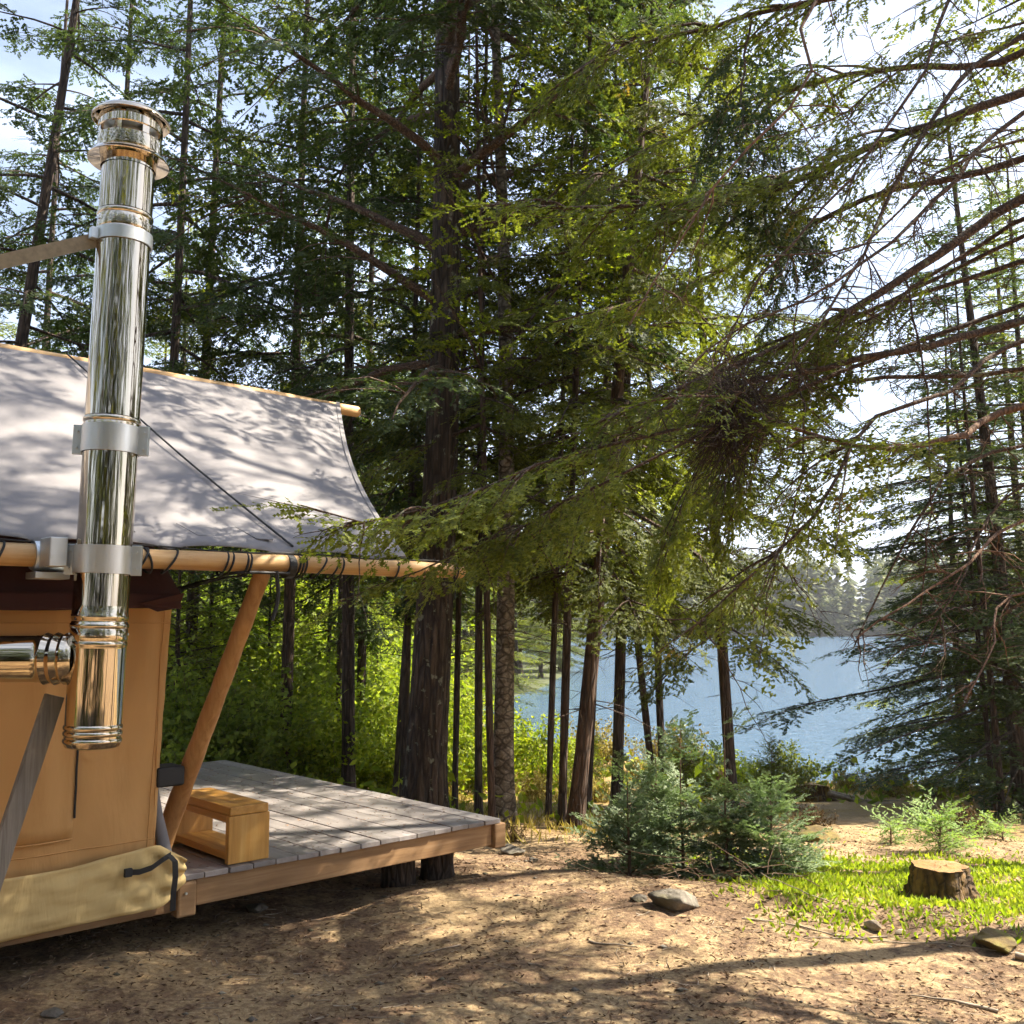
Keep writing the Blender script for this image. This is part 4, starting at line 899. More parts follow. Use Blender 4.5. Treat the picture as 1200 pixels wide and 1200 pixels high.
def over_branch(pts, r0, live=0.0, dead=0, nsub=0, mat=None, leaf=None, bare=0.3, subL=0.4, root=True, deadL=0.5, dens=1.0, subdroop=0.35, tree=None, org=None, near=NEAR):
    """one limb of the tree: wood with dead twiglets, and its needles as a sub-part"""
    tree = tree or ov; org = OV if org is None else org
    P_ = [np.array(p) for p in pts]
    if root: P_ = [np.array([OX, OY, P_[0][2] + 0.25])] + P_
    ln = smooth_line(P_, 20) ; ln[1:-1] += R.normal(0, 0.008, (18, 3)); tb = [(ln, np.linspace(r0, max(0.0035, r0 * 0.16), 20), 7)]; subs = [ln]
    tot = np.linalg.norm(np.diff(ln, axis=0), axis=1).sum(); n0 = int(bare * 20)
    for k in range(nsub):
        j = int(R.integers(max(3, n0), 19)); d = ln[min(j + 1, 19)] - ln[j]; az = math.atan2(d[1], d[0]) + R.choice([-1, 1]) * R.uniform(0.35, 1.0)
        q = limb_line(ln[j], az, math.asin(max(-1, min(1, d[2] / (np.linalg.norm(d) + 1e-9)))) * 0.5 + R.uniform(-0.3, 0.25), tot * subL * R.uniform(0.5, 1.1) * (1.15 - j / 20), subdroop, R, 8, wander=0.1); subs.append(q); tb.append((q, np.linspace(r0 * 0.35, 0.002, 8), 5))
    for k in range(int(dead * 1.7)):
        j = int(R.integers(2, 19)); L = deadL * R.uniform(0.4, 1.3); q = limb_line(ln[j], R.uniform(0, 6.28), R.uniform(-1.1, 0.5), L, R.uniform(-0.1, 0.6), R, 8, wander=0.22); tb.append((q, np.linspace(0.0045, 0.0011, 8), 4))
        for k2 in range(int(R.integers(2, 6))):
            j2 = int(R.integers(1, 7)); d = q[j2] - q[j2 - 1]; q2 = limb_line(q[j2], math.atan2(d[1], d[0]) + R.uniform(-1.1, 1.1), R.uniform(-0.9, 0.4), L * R.uniform(0.25, 0.5), 0.2, R, 5, wander=0.2); tb.append((q2, np.linspace(0.0024, 0.0008, 5), 3))
    TV, TF = join_tubes(tb); br = link('branch', mesh_np('branch', TV - org, TF), mat or M['limb'], tree, True)
    if live > 0:
        V, F, TW = sprays(subs, R, **dict(near, bare=bare, density=dens))
        if live < 1:
            keep = R.random(len(F)) < live; F = F[keep]
        fo = link('foliage', mesh_np('foliage', V - org, F), leaf or M['hemlock'], br)
        if TW is not None: link('twig', mesh_np('twig', TW[0] - org, TW[1]), M['twig'], br)
    return br
A = lambda *q: [tuple(at(*p)) for p in q]
# thick bare limbs sweeping in from the right
over_branch(A((1215, 225, 5.9), (1060, 325, 5.7), (930, 400, 5.5), (800, 452, 5.3), (690, 500, 5.2)), 0.045, 0.7, 26, 5, bare=0.6, subL=0.18)
over_branch(A((1215, 98, 6.0), (1050, 160, 5.9), (900, 222, 5.8), (740, 243, 5.7), (560, 240, 5.6)), 0.04, 1.0, 16, 14, bare=0.38, subL=0.26, leaf=M['fir'])
over_branch(A((1215, 470, 5.6), (1120, 512, 5.3), (1030, 527, 5.0), (930, 503, 4.9), (850, 462, 4.9), (760, 470, 5.0)), 0.032, 0.8, 18, 4, bare=0.6, subL=0.22, mat=M['redlimb'])
over_branch(A((1215, 372, 5.8), (1070, 410, 5.6), (930, 436, 5.5), (780, 478, 5.5), (640, 560, 5.3)), 0.036, 0, 26, 0)
over_branch(A((1215, 30, 6.2), (1105, 120, 5.8), (1000, 320, 5.2), (905, 450, 4.9)), 0.026, 0, 20, 0)
over_branch(A((1225, 120, 5.4), (1080, 250, 4.9), (980, 330, 4.6), (850, 395, 4.5), (800, 440, 4.4)), 0.020, 0, 22, 0, bare=0.5, subL=0.2)
over_branch(A((1215, 395, 5.6), (1110, 460, 5.2), (1010, 500, 5.0), (955, 600, 4.8), (860, 690, 4.7), (775, 760, 4.7)), 0.022, 0.6, 14, 5, bare=0.6, subL=0.25, leaf=M['fir'])
over_branch(A((1010, -30, 4.6), (940, 105, 4.4), (850, 200, 4.3), (790, 290, 4.3), (738, 380, 4.2)), 0.016, 0, 10, 0, mat=M['redlimb'])
over_branch(A((1160, -40, 5.2), (1070, 110, 5.0), (960, 250, 4.8), (880, 340, 4.7), (815, 490, 4.6)), 0.015, 0, 18, 0, deadL=0.4)
over_branch(A((1215, 160, 5.0), (1100, 205, 4.8), (1010, 285, 4.7), (890, 300, 4.6)), 0.014, 0, 16, 0, deadL=0.4)
over_branch(A((1060, 325, 5.7), (1085, 450, 5.5), (1088, 600, 5.2), (1078, 720, 5.2)), 0.007, 0, 12, 0, root=False, deadL=0.25)
over_branch(A((930, 400, 5.5), (942, 520, 5.3), (925, 620, 5.2), (880, 720, 5.1)), 0.007, 0, 14, 0, root=False, deadL=0.3)
over_branch(A((1215, 20, 5.6), (1090, 60, 5.4), (980, 140, 5.3), (900, 160, 5.2)), 0.012, 0.5, 14, 4, bare=0.5, subL=0.2, deadL=0.4)
over_branch(A((880, 20, 6.5), (868, 120, 6.2), (890, 230, 6.0), (915, 320, 5.9)), 0.009, 0.8, 8, 6, bare=0.15, subL=0.3, root=False, subdroop=0.8, leaf=M['darkhem'])
over_branch(A((900, 110, 7.3), (915, 200, 7.0), (930, 290, 6.8), (900, 380, 6.7)), 0.009, 0.8, 8, 6, bare=0.15, subL=0.3, root=False, subdroop=0.8, leaf=M['darkhem'])
# dead drooping limbs, low on the right
over_branch(A((1215, 520, 5.6), (1110, 560, 5.3), (1050, 660, 5.1), (1000, 760, 5.0)), 0.018, 0, 16, 0, deadL=0.35)
over_branch(A((1215, 605, 5.3), (1140, 655, 4.9), (1060, 710, 4.6), (1003, 748, 4.5)), 0.016, 0, 18, 0, mat=M['redlimb'], deadL=0.35)
over_branch(A((1215, 690, 5.0), (1165, 760, 4.6), (1130, 820, 4.4)), 0.012, 0, 10, 0, mat=M['redlimb'], deadL=0.3)
over_branch(A((1215, 560, 5.8), (1120, 690, 5.3), (1080, 770, 5.1)), 0.012, 0, 12, 0, deadL=0.4)
# leafy limbs of the upper right and the middle of the view
over_branch(A((1215, -60, 6.2), (1050, -20, 6.4), (880, 20, 6.5), (720, 60, 6.5), (640, 110, 6.4)), 0.04, 1.0, 10, 10, bare=0.5, subL=0.25, leaf=M['fir'])
over_branch(A((1200, 60, 6.6), (1050, 80, 7.0), (900, 110, 7.3), (770, 170, 7.4), (680, 220, 7.4)), 0.038, 1.0, 12, 9, bare=0.5, subL=0.24)
over_branch(A((1215, 180, 6.4), (1020, 230, 6.8), (900, 290, 7.1), (790, 340, 7.2), (640, 380, 7.1)), 0.036, 1.0, 10, 10, bare=0.5, subL=0.24, leaf=M['fir'])
over_branch(A((1215, 300, 6.2), (1000, 370, 6.3), (860, 420, 6.3), (730, 520, 6.2), (640, 640, 6.1)), 0.024, 1.0, 10, 10, bare=0.52, subL=0.24, leaf=M['fir'], subdroop=0.7)
over_branch(A((1215, 350, 5.9), (980, 440, 5.7), (800, 500, 5.4), (640, 545, 5.1), (500, 600, 4.9), (400, 610, 4.7), (352, 592, 4.65)), 0.021, 1.0, 6, 16, bare=0.70, subL=0.15, leaf=M['fir'])
over_branch(A((1215, 430, 6.0), (960, 455, 5.9), (760, 540, 5.7), (620, 610, 5.4), (520, 655, 5.2), (430, 690, 5.05)), 0.020, 1.0, 6, 8, bare=0.74, subL=0.13, leaf=M['fir'])
over_branch(A((1215, 270, 6.4), (960, 400, 6.7), (840, 520, 6.8), (790, 620, 6.8), (770, 700, 6.7)), 0.022, 1.0, 10, 12, bare=0.5, subL=0.26, leaf=M['fir'], subdroop=0.7)
over_branch(A((1215, 250, 6.0), (1010, 380, 6.0), (900, 470, 5.9), (868, 560, 5.9), (850, 640, 5.9)), 0.022, 1.0, 14, 10, bare=0.5, subL=0.2, leaf=M['hemlock'], subdroop=0.8)
# crown above the picture that shades the clearing
for i in range(24):
    z = 8.2 + i * 0.27; az = R.uniform(0, 6.28); L = max(0.8, 3.4 * (1 - i / 40)) * R.uniform(0.7, 1.1)
    p = limb_line((OX, OY, z), az, math.radians(R.uniform(-5, 25)), L, 0.2, R, 8, wander=0.08); q = [p]; tb = [(p, np.linspace(0.03, 0.004, 8), 5)]
    for k in range(4):
        j = R.integers(2, 7); s_ = limb_line(p[j], az + R.choice([-1, 1]) * R.uniform(0.4, 1.0), R.uniform(-0.3, 0.2), L * 0.4, 0.3, R, 6); q.append(s_); tb.append((s_, np.linspace(0.012, 0.003, 6), 4))
    TV, TF = join_tubes(tb); br = link('branch', mesh_np('branch', TV - OV, TF), M['limb'], ov, True)
    V, F, _ = sprays(q, R, **MID); link('foliage', mesh_np('foliage', V - OV, F), M['hemlock'], br)
# ball of dead twigs caught in the limbs
cA = np.array(at(872, 430, 5.0)); cB = np.array(at(845, 560, 4.9)); tb = []
for i in range(650):
    d = unit(R.normal(0, 1, 3)); st = cA + (cB - cA) * np.clip(R.normal(.45, .2), 0, 1) + d * R.uniform(0.0, 0.11) * np.array([1.3, 1, 1.1]); d2 = unit(d + R.normal(0, 0.7, 3) + np.array([-0.25, 0, -0.35])); L = R.uniform(0.10, 0.34)
    s_ = np.linspace(0, 1, 5)[:, None]; cu = unit(R.normal(0, 1, 3)) * L * 0.4; tb.append((st + d2 * L * s_ + cu * s_ * (1 - s_) + np.array([0, 0, -0.12]) * L * s_ ** 2, np.linspace(0.0028, 0.0009, 5), 3))
TV, TF = join_tubes(tb); link('dead_twig_ball', mesh_np('dead_twig_ball', TV - OV, TF), M['darktwig'], ov)

# ------------------------------------------------------------------ fir saplings and seedlings
SAPF = dict(sp1=0.04, twf=0.62, twmax=0.28, sp2=0.024, l2=0.085, wd=0.023, m=6, droop=-0.1, bare=0.1)
def sapling(seed, H, spread, whorl=0.12, fol=SAPF, leader=0.3, el=(35, 2)):
    R = np.random.default_rng(seed); tb = [(np.array([[0, 0, -0.05], [0.01, 0, H * .4], [0, 0.01, H * .8], [0, 0, H + leader]]), np.array([0.014, 0.011, 0.007, 0.0025]), 7)]; br = []
    z = 0.06
    while z < H:
        f = z / H
        for k in range(int(R.integers(5, 8))):
            L = max(0.06, spread * (1 - f) ** 0.8 * R.uniform(0.65, 1.15)); p = limb_line((0, 0, z + R.uniform(-.02, .02)), R.uniform(0, 6.28), math.radians(el[1] + (el[0] - el[1]) * f + R.uniform(-8, 8)), L, 0.1, R, 6, up=0.1); br.append(p); tb.append((p, np.linspace(0.005, 0.0015, 6), 4))
        z += whorl * R.uniform(0.7, 1.2) * (1 - 0.3 * f)
    for k in range(5):
        zz = H + leader * k / 5; q = R.uniform(0, 6.28); p = limb_line((0, 0, zz), q, 0.7, 0.09, 0.0, R, 4); br.append(p); tb.append((p, np.linspace(0.002, 0.001, 4), 3))
    TV, TF = join_tubes(tb); V, F, _ = sprays(br, R, **fol); return mesh_np('trunk', TV, TF), mesh_np('crown', V, F)
for (lab, px, Y, H, sp, seed, ld) in [('blue green fir sapling nearest the deck with drooping silvery boughs', 735, 7.5, 0.52, .46, 201, .3), ('dense fir sapling with a bare tall leader among the cluster', 798, 7.7, 0.60, .42, 202, .55),
                                  ('dark fir sapling above the brush pile with a thin tall leader', 850, 7.4, 0.62, .36, 203, .6), ('fir sapling spreading blue green boughs over the lily leaves', 902, 7.35, 0.50, .44, 204, .12),
                                  ('small fir sapling at the back of the cluster', 768, 8.4, 0.6, .4, 205, .4)]:
    X = XA(px, Y); place('fir_sapling', lab, 'sapling', sapling(seed, H, sp, leader=ld), X, Y, rz=seed, mats=(M['twig'], M['bluefir']), group='fir saplings by the bank')
SEED = dict(sp1=0.05, twf=0.5, twmax=0.2, sp2=0.03, l2=0.06, wd=0.015, m=5, droop=0.3, bare=0.1)
for (lab, px, Y, H, sp, seed) in [('pale feathery hemlock seedling behind the mossy stump', 1098, 9.2, .34, .6, 211), ('small pale seedling left of the feathery one', 1040, 10.0, .15, .22, 212), ('low seedling under the lakeside hemlock', 1170, 10.8, .13, .35, 213),
                                  ('yellowish seedling on the shore bank behind the fir saplings', 800, 13.5, .9, .6, 214), ('soft green seedling beside the root stump', 905, 14.5, .8, .65, 215), ('low green seedling on the shore before the water', 690, 16, .8, .5, 216)]:
    X = XA(px, Y); place('hemlock_seedling', lab, 'seedling', sapling(seed, H, sp, 0.08, SEED, 0.08, (30, 20)), X, Y, rz=seed, mats=(M['twig'], M['seedling'] if seed < 214 else M['fir']))

# ------------------------------------------------------------------ stumps, roots, rocks
def stump(X, Y, r, h, lab, seed, tilt=0.0, roots=5, top=True):
    R = np.random.default_rng(seed); z0 = gz(X, Y); e = empty('tree_stump', (X, Y, z0 - 0.02), R.uniform(0, 6), lab, 'stump'); n = 40; zs = np.concatenate([[-0.15], np.linspace(0, h, 12)])
    ph = R.uniform(0, 6.28); P = []
    prof = 1 + 0.06 * np.sin(np.arange(n) * 6.2832 / n * 3 + ph) + 0.04 * np.sin(np.arange(n) * 6.2832 / n * 7 + ph)
    for z in zs:
        f = math.exp(-max(z, 0) / (h * 0.45)); q = np.arange(n) * 2 * math.pi / n
        rr_ = r * (prof + f * (0.42 + 0.36 * np.cos(q * roots + ph))) + R.normal(0, 0.006, n)
        P.append(np.stack([rr_ * np.cos(q), rr_ * np.sin(q), np.full(n, z) + (tilt * np.cos(q) * r if z > h * 0.8 else 0)], -1))
    P = np.concatenate(P); i = np.arange(len(zs) - 1)[:, None]; k = np.arange(n)[None]
    F = np.stack([i * n + k, i * n + (k + 1) % n, (i + 1) * n + (k + 1) % n, (i + 1) * n + k], -1).reshape(-1, 4)
    link('bark', mesh_np('bark', P, F), M['stump_side'], e, True)
    rim = P[-n:]; k = MB(); vs = [rim[j] * np.array([0.985, 0.985, 1]) + np.array([0, 0, 0.004]) for j in range(n)]
    for fr in (0.75, 0.5, 0.25): vs += [rim[j] * np.array([fr, fr, 1]) + np.array([0, 0, 0.006 + R.uniform(-.008, .008)]) for j in range(n)]
    fs = [(a * n + j, a * n + (j + 1) % n, (a + 1) * n + (j + 1) % n, (a + 1) * n + j) for a in range(3) for j in range(n)] + [tuple(range(3 * n, 4 * n))]
    k.add(vs, fs); k.build('cut_face', M['stump_top'], e, smooth=True); return e
def gpt(px, py, lo=3.0, hi=60.0):
    """ground point seen at (px, py)"""
    Ys = np.linspace(lo, hi, 2500); dx, dz = (px - 600) / FPX, (600 - py) / FPX; dy = CP - dz * SP_
    X = dx * Ys / dy; Z = CAM_Z + (SP_ + dz * CP) * Ys / dy; below = Z < ground(X, Ys); i = int(np.argmax(below)); return float(X[i]), float(Ys[i])
sx_, sy_ = gpt(1103, 1052); stump(sx_, sy_, 0.165, 0.22, 'mossy sawn stump standing among green lily leaves', 301)
sx_, sy_ = gpt(950, 938); s2 = stump(sx_, sy_, 0.26, 0.22, 'bleached stump with bare roots on the shore bank', 302, 0.3)
R = np.random.default_rng(5); zb = gz(sx_, sy_)
for i, (a_, L) in enumerate([(-0.35, 1.5), (-0.55, 1.2), (-0.15, 1.3), (3.3, 0.9), (3.8, 0.7), (2.8, 1.0)]):
    p = limb_line((0.1 * math.cos(a_), 0.1 * math.sin(a_), 0.2), a_, 0.0, L, 0.0, R, 9, wander=0.10)
    for q in p: q[2] = max(0.02, 0.2 - 0.26 * np.hypot(q[0], q[1]) / L) + gz(sx_ + q[0], sy_ + q[1]) - zb
    TV, TF = join_tubes([(p, np.linspace(0.05, 0.012, 9), 7)]); o = link('root', mesh_np('root', TV, TF), M['deadwood'], s2, True); o.rotation_euler = (0, 0, -s2.rotation_euler.z)
sx_, sy_ = gpt(836, 930); stump(sx_, sy_, 0.17, 0.3, 'broken pale stump among the shore seedlings', 303, 0.8)
def rock(px, py, size, lab, seed, mat, name='rock', cat='rock', flat=0.6, group=None):
    import bmesh
    X, Y = gpt(px, py); R = np.random.default_rng(seed); bm = bmesh.new(); bmesh.ops.create_icosphere(bm, subdivisions=4, radius=1)
    o3 = R.uniform(0, 9, 3); planes = [(Vector(unit(R.normal(0, 1, 3))), R.uniform(.55, .85)) for _ in range(13)]
    for v in bm.verts:
        c = v.co; n_ = 0.22 * math.sin(c.x * 2.3 + o3[0]) * math.sin(c.y * 2.7 + o3[1]) + 0.14 * math.sin(c.z * 4.1 + c.x * 3 + o3[2]) + 0.05 * math.sin(c.x * 11 + o3[1]) * math.sin(c.y * 9 + c.z * 10) + 0.05 * abs(math.sin(c.z * 7 + c.y * 5 + o3[0]))
        f = 1 + n_; q = c * f
        for pn, pd in planes: q = q - pn * max(0.0, q.dot(pn) - pd) * 0.92
        v.co = Vector((q.x * size[0], q.y * size[1], q.z * size[2]))
    me = bpy.data.meshes.new(name); bm.to_mesh(me); bm.free(); o = link(name, me, mat, None, True); o.location = (X, Y, gz(X, Y) + size[2] * 0.35); o.rotation_euler = (0, 0, R.uniform(0, 6)); return tag(o, lab, cat, group)
rock(788, 1064, (.17, .12, .085), 'jagged grey rock at the foot of the brush pile', 1, M['rock'])
rock(748, 1056, (.06, .05, .035), 'small dark stone left of the jagged rock', 2, M['rock'])
rock(1168, 1108, (.16, .12, .05), 'low mossy hump on the bare ground', 3, M['mossrock'], 'moss_hump', 'moss')
rock(600, 1000, (.14, .10, .05), 'flat stone beside the deck corner', 4, M['rock'])
rock(1020, 1088, (.055, .03, .035), 'small dark wood chip on the ground before the lily leaves', 5, M['deadwood'], 'wood_chip', 'wood')
rock(1055, 1094, (.045, .025, .02), 'tiny brown wood chip near the mossy stump', 6, M['deadwood'], 'wood_chip', 'wood')
rock(300, 1068, (.10, .06, .035), 'rounded stone lying in the shade under the deck rim', 7, M['rock'])
rock(62, 1192, (.055, .045, .025), 'round stone in the foreground litter below the tent', 8, M['rock'])
rock(625, 1010, (.05, .04, .03), 'small stone on the bank beyond the deck corner', 9, M['rock'])
rock(960, 985, (.26, .2, .08), 'dark mossy mound on the bank behind the saplings', 10, M['mossrock'], 'moss_mound', 'moss')
# brush pile of dead twigs
X, Y = gpt(830, 1052); zb = gz(X, Y); bp = empty('brush_pile', (X, Y, zb), 0, 'tangle of dead brown twigs under the fir saplings', 'brush'); R = np.random.default_rng(9); tb = []
for i in range(46):
    st = np.array([R.normal(0.1, .28), R.normal(0.12, .18), R.uniform(0.0, .2)]); p = limb_line(st, R.uniform(0, 6.28), R.uniform(-.3, .7), R.uniform(.15, .6), R.uniform(-.1, .7), R, 7, wander=.2)
    p[:, 2] = np.maximum(p[:, 2], 0.005); tb.append((p, np.linspace(R.uniform(.0015, .0032), .0008, 7), 4))
TV, TF = join_tubes(tb); link('twigs', mesh_np('twig', TV, TF), M['twig'], bp, True)
bp.children[0].name = 'twig'
# fallen sticks
for i, (px, py, L, r_, lab) in enumerate([(870, 1078, 1.6, .005, 'long thin fallen stick along the edge of the lily leaves'), (1040, 1100, .5, .005, 'pale fallen stick before the mossy stump'), (1190, 1125, .35, .018, 'short bleached stick beyond the mossy hump'), (980, 1060, .5, .005, 'dark thin stick standing out of the lily leaves'),
                                          (830, 1020, .6, .006, 'pale twig leaning on the brush pile'), (540, 1110, .3, .005, 'small twig on the trodden ground before the deck'), (690, 1105, .3, .006, 'short curved twig on the open ground'), (1170, 1190, .35, .009, 'reddish stick at the edge of the trodden ground')]):
    X, Y = gpt(px, py); R = np.random.default_rng(400 + i); p = limb_line((0, 0, 0), R.uniform(-0.6, 0.4) + (math.pi if i % 2 else 0), .25 if i in (3, 4) else 0, L, 0, R, 9, wander=.12)
    z0 = gz(X, Y)
    if i not in (3, 4):
        for q in p: q[2] = gz(X + q[0], Y + q[1]) - z0 + r_
    TV, TF = join_tubes([(p, np.linspace(r_, r_ * .4, 9), 6)]); o = link('fallen_stick', mesh_np('fallen_stick', TV, TF), M['deadwood'], None, True); o.location = (X, Y, z0); tag(o, lab, 'stick')

# ------------------------------------------------------------------ shrubs, grass and leaves
def leaves_at(P, D, size, wid, R):
    """pointed leaf of two triangles folded on its rib"""
    k = len(P); D = unit(D); S = unit(np.cross(D, R.normal(0, 1, (k, 3)))); U = np.cross(S, D); l = size * R.uniform(.6, 1.3, (k, 1)); w_ = wid * R.uniform(.7, 1.3, (k, 1))
    mid = P + D * l * .5; a_ = mid + S * w_ + U * w_ * .4; b_ = mid - S * w_ + U * w_ * .4; tip = P + D * l
    V = np.stack([P, a_, tip, b_], 1).reshape(-1, 3); o = np.arange(k)[:, None] * 4; return V, np.concatenate([o + np.array([[0, 1, 2]]), o + np.array([[0, 2, 3]])])
def shrub(seed, h, w_, n, leaf, nl):
    R = np.random.default_rng(seed); tb = []; LP, LD = [], []
    for i in range(n):
        az = R.uniform(0, 6.28); el = R.uniform(.7, 1.45); p = limb_line((R.normal(0, w_ * .15), R.normal(0, w_ * .15), -0.05), az, el, h * R.uniform(.5, 1.1), .12, R, 7, wander=.1); tb.append((p, np.linspace(.006, .0015, 7), 4))
        t_ = R.uniform(.25, 1, nl); j = np.clip((t_ * 6).astype(int), 0, 5); f = (t_ * 6 - j)[:, None]; LP.append(p[j] * (1 - f) + p[j + 1] * f + R.normal(0, .05 * h, (nl, 3)) * t_[:, None]); LD.append(R.normal(0, 1, (nl, 3)) + np.array([0, 0, .5]))
    TV, TF = join_tubes(tb); V, F = leaves_at(np.concatenate(LP), np.concatenate(LD), leaf, leaf * .3, R); return mesh_np('trunk', TV, TF), mesh_np('crown', V, F)
SHR = [shrub(501, 1.1, 1.0, 34, .07, 60), shrub(502, .8, 1.1, 40, .06, 50), shrub(503, .7, .8, 60, .05, 26)]
BUSH = [shrub(511 + i, 2.6, 1.6, 80, .10, 110) for i in range(3)]
for i, (px, Y, sc_, mt) in enumerate([(205, 12.6, .8, 'sun_painted'), (228, 14.5, 1.1, 'yellow'), (255, 13.2, .75, 'sun_painted'), (280, 15.5, 1.1, 'sun_painted'), (305, 14.2, .8, 'yellow'), (350, 16.0, 1.0, 'sun_painted'), (372, 14.6, .7, 'yellow'), (435, 17.5, .9, 'yellow'), (455, 15.2, .6, 'yellow'), (240, 18.5, 1.6, 'sun_painted'), (320, 20, 1.6, 'yellow'), (410, 21, 1.4, 'sun_painted'), (490, 19.5, .9, 'yellow'), (545, 18.0, .7, 'yellow')]):
    place('leafy_bush', 'bright yellow green leafy bush behind the deck' if mt == 'yellow' else 'mid green leafy bush behind the deck and slanted brace', 'bush', BUSH[i % 3], XA(px, Y), Y, sc_ * 1.15, sc_, i * 1.9, mats=(M['twig'], M[mt]), group='yellow bushes behind the deck' if mt == 'yellow' else 'green bushes behind the deck')
shl = [('golden dry shrub on the shore right of the bleached stump', 1045, 17.0, .95, 2, 'gold'), ('thin golden shrub behind the bleached stump', 990, 18.3, .8, 2, 'gold'), ('yellow leafed shrub on the shore before the olive water', 610, 19, 1.0, 0, 'yellow'), ('dry yellow brush between the birch and the thin trunks', 625, 15, .8, 2, 'gold'),
       ('yellow green shrub behind the leaning hemlock', 665, 20, 1.1, 1, 'yellow'), ('mixed golden shrub at the waterline behind the saplings', 815, 17, .9, 0, 'yellow'), ('green shore shrub left of the bleached stump', 900, 16.2, .85, 1, 'fir'), ('low golden brush by the paired trunks', 745, 18, .9, 2, 'gold'),
       ('bright yellow shrub beyond the deck edge left of the old tree', 448, 16, 1.5, 0, 'yellow'), ('yellow bush behind the trunk cluster beyond the deck', 385, 19, 1.5, 1, 'yellow'), ('bright shrub right of the old hemlock trunk', 548, 16, 1.2, 0, 'yellow'), ('yellow shrub in the gap behind the slim tilted trunk', 470, 20, 1.8, 1, 'yellow'),
       ('tall yellow shrub on the shore left of the leaning hemlock', 640, 17.5, 1.2, 0, 'yellow'), ('wide golden bush by the water between the paired trunks and the seedling', 790, 19.5, 1.1, 0, 'gold'), ('green gold bush at the waterline behind the broken stump', 845, 19.5, 1.0, 1, 'yellow'), ('dense tan bush at the waterline right of the leaning hemlock', 700, 21.5, 1.1, 0, 'gold'), ('olive bush by the water left of the golden dry shrub', 925, 18.6, .9, 0, 'fir'),
       ('brown brush mound behind the fir saplings', 945, 10.6, .55, 2, 'brush'), ('bare brown twiggy bush beside the seedlings', 1130, 11, .6, 2, 'brush'), ('dark brush at the foot of the thick old hemlock', 600, 9.6, .35, 2, 'brush'), ('pale brush on the bank before the dark trunk', 700, 15.0, .7, 2, 'gold'), ('leafy shore shrub behind the dark mound', 870, 18, .9, 1, 'yellow'), ('rusty brush at the water behind the seedlings', 1090, 17.5, .8, 2, 'gold')]
for i, (lab, px, Y, sc_, vi, mt) in enumerate(shl):
    place('shrub', lab, 'shrub', SHR[vi], XA(px, Y), Y, sc_, sc_, i * 1.3, mats=(M['twig'], M[mt]))
# lily leaves round the mossy stump
R = np.random.default_rng(61); n = 60000; X = R.uniform(1.2, 5.6, n); Y = R.uniform(5.6, 9.8, n)
dens = 1 / (1 + np.exp(-(Y - (6.15 + 0.28 * wob(X, Y, 71, 1.2) + 0.10 * np.maximum(0, X - 3))) * 5)) / (1 + np.exp((Y - (8.3 + .5 * wob(X, Y, 72, 1.5))) * 4)) / (1 + np.exp(-(X - 1.55) * 10)) * np.clip(.7 + .9 * wob(X, Y, 73, .55), .06, 1)
kp = (R.random(n) < dens) & (np.hypot(X - gpt(1103, 1052)[0], Y - gpt(1103, 1052)[1]) > .24); X = X[kp]; Y = Y[kp]; n = len(X)
P = np.stack([X, Y, ground(X, Y) - .005], -1); D = np.stack([R.normal(0, .75, n), R.normal(0, .75, n), np.full(n, 1.0)], -1)
V, F = leaves_at(P, D, .055, .0095, R); tag(link('lily_leaves', mesh_np('lily_leaves', V, F), M['lime']), 'bright green lily leaves carpeting the ground round the stump', 'leaves', kind='stuff')
# undergrowth over the forest floor, thin grass, needle litter
n = 60000; X = R.uniform(-30, 9, n); Y = 9.5 + R.random(n) ** 1.6 * 50; sd = lake_sd(X, Y); cl = wob(X, Y, 81, 2.5)
kp = (sd > 0.2) & ((X < -1.0) | (Y > 10.5)) & (cl + R.normal(0, .4, n) > .15) & ~((X > 2.0) & (Y < 15)); X = X[kp]; Y = Y[kp]; n = len(X)
P = np.stack([X, Y, ground(X, Y) + R.random(n) ** 2 * .5 * np.clip(.6 + cl[kp], .1, 1.2)], -1); D = np.stack([R.normal(0, .8, n), R.normal(0, .8, n), R.uniform(.1, 1, n)], -1)
V, F = leaves_at(P, D, .16, .035, R); tag(link('undergrowth', mesh_np('undergrowth', V, F), M['yellow']), 'yellow green undergrowth covering the forest floor', 'undergrowth', kind='stuff')
n = 30000; Y = 9.2 + R.random(n) * 11.5; X = R.uniform(-1.2, 9, n); sd = lake_sd(X, Y); cl = wob(X, Y, 85, 1.6); kp = (sd > 0.1) & (cl + R.normal(0, .35, n) + np.clip(1.2 - sd / 2.5, 0, 1) > .05) & ((sd < 2.2) | (X < 1.0) | (cl > .55)) & (Y > 9.3 + 0.3 * X * (X > 2)); X = X[kp]; Y = Y[kp]; n = len(X)
P = np.stack([X, Y, ground(X, Y) - .01], -1); D = np.stack([R.normal(0, .5, n), R.normal(0, .5, n), np.ones(n)], -1)
V, F = leaves_at(P, D, .14, .008, R); tag(link('shore_grass', mesh_np('shore_grass', V, F), M['gold']), 'golden dry grass and moss over the shore bank', 'grass', kind='stuff')
n = 60000; Y = 3.2 + R.random(n) ** 1.4 * 8.5; X = R.uniform(-.75, .75, n) * Y * 1.0; kp = (wob(X, Y, 91, 1.1) + R.normal(0, .45, n) > -.15); X = X[kp]; Y = Y[kp]; n = len(X)
P = np.stack([X, Y, ground(X, Y) + .004], -1); D = np.stack([R.normal(0, 1, n), R.normal(0, 1, n), R.uniform(-.05, .3, n)], -1)
V, F = leaves_at(P, D, .032, .0042, R); tag(link('needle_litter', mesh_np('needle_litter', V, F), M['litter']), 'brown needles and leaf scraps scattered over the bare ground', 'litter', kind='stuff')
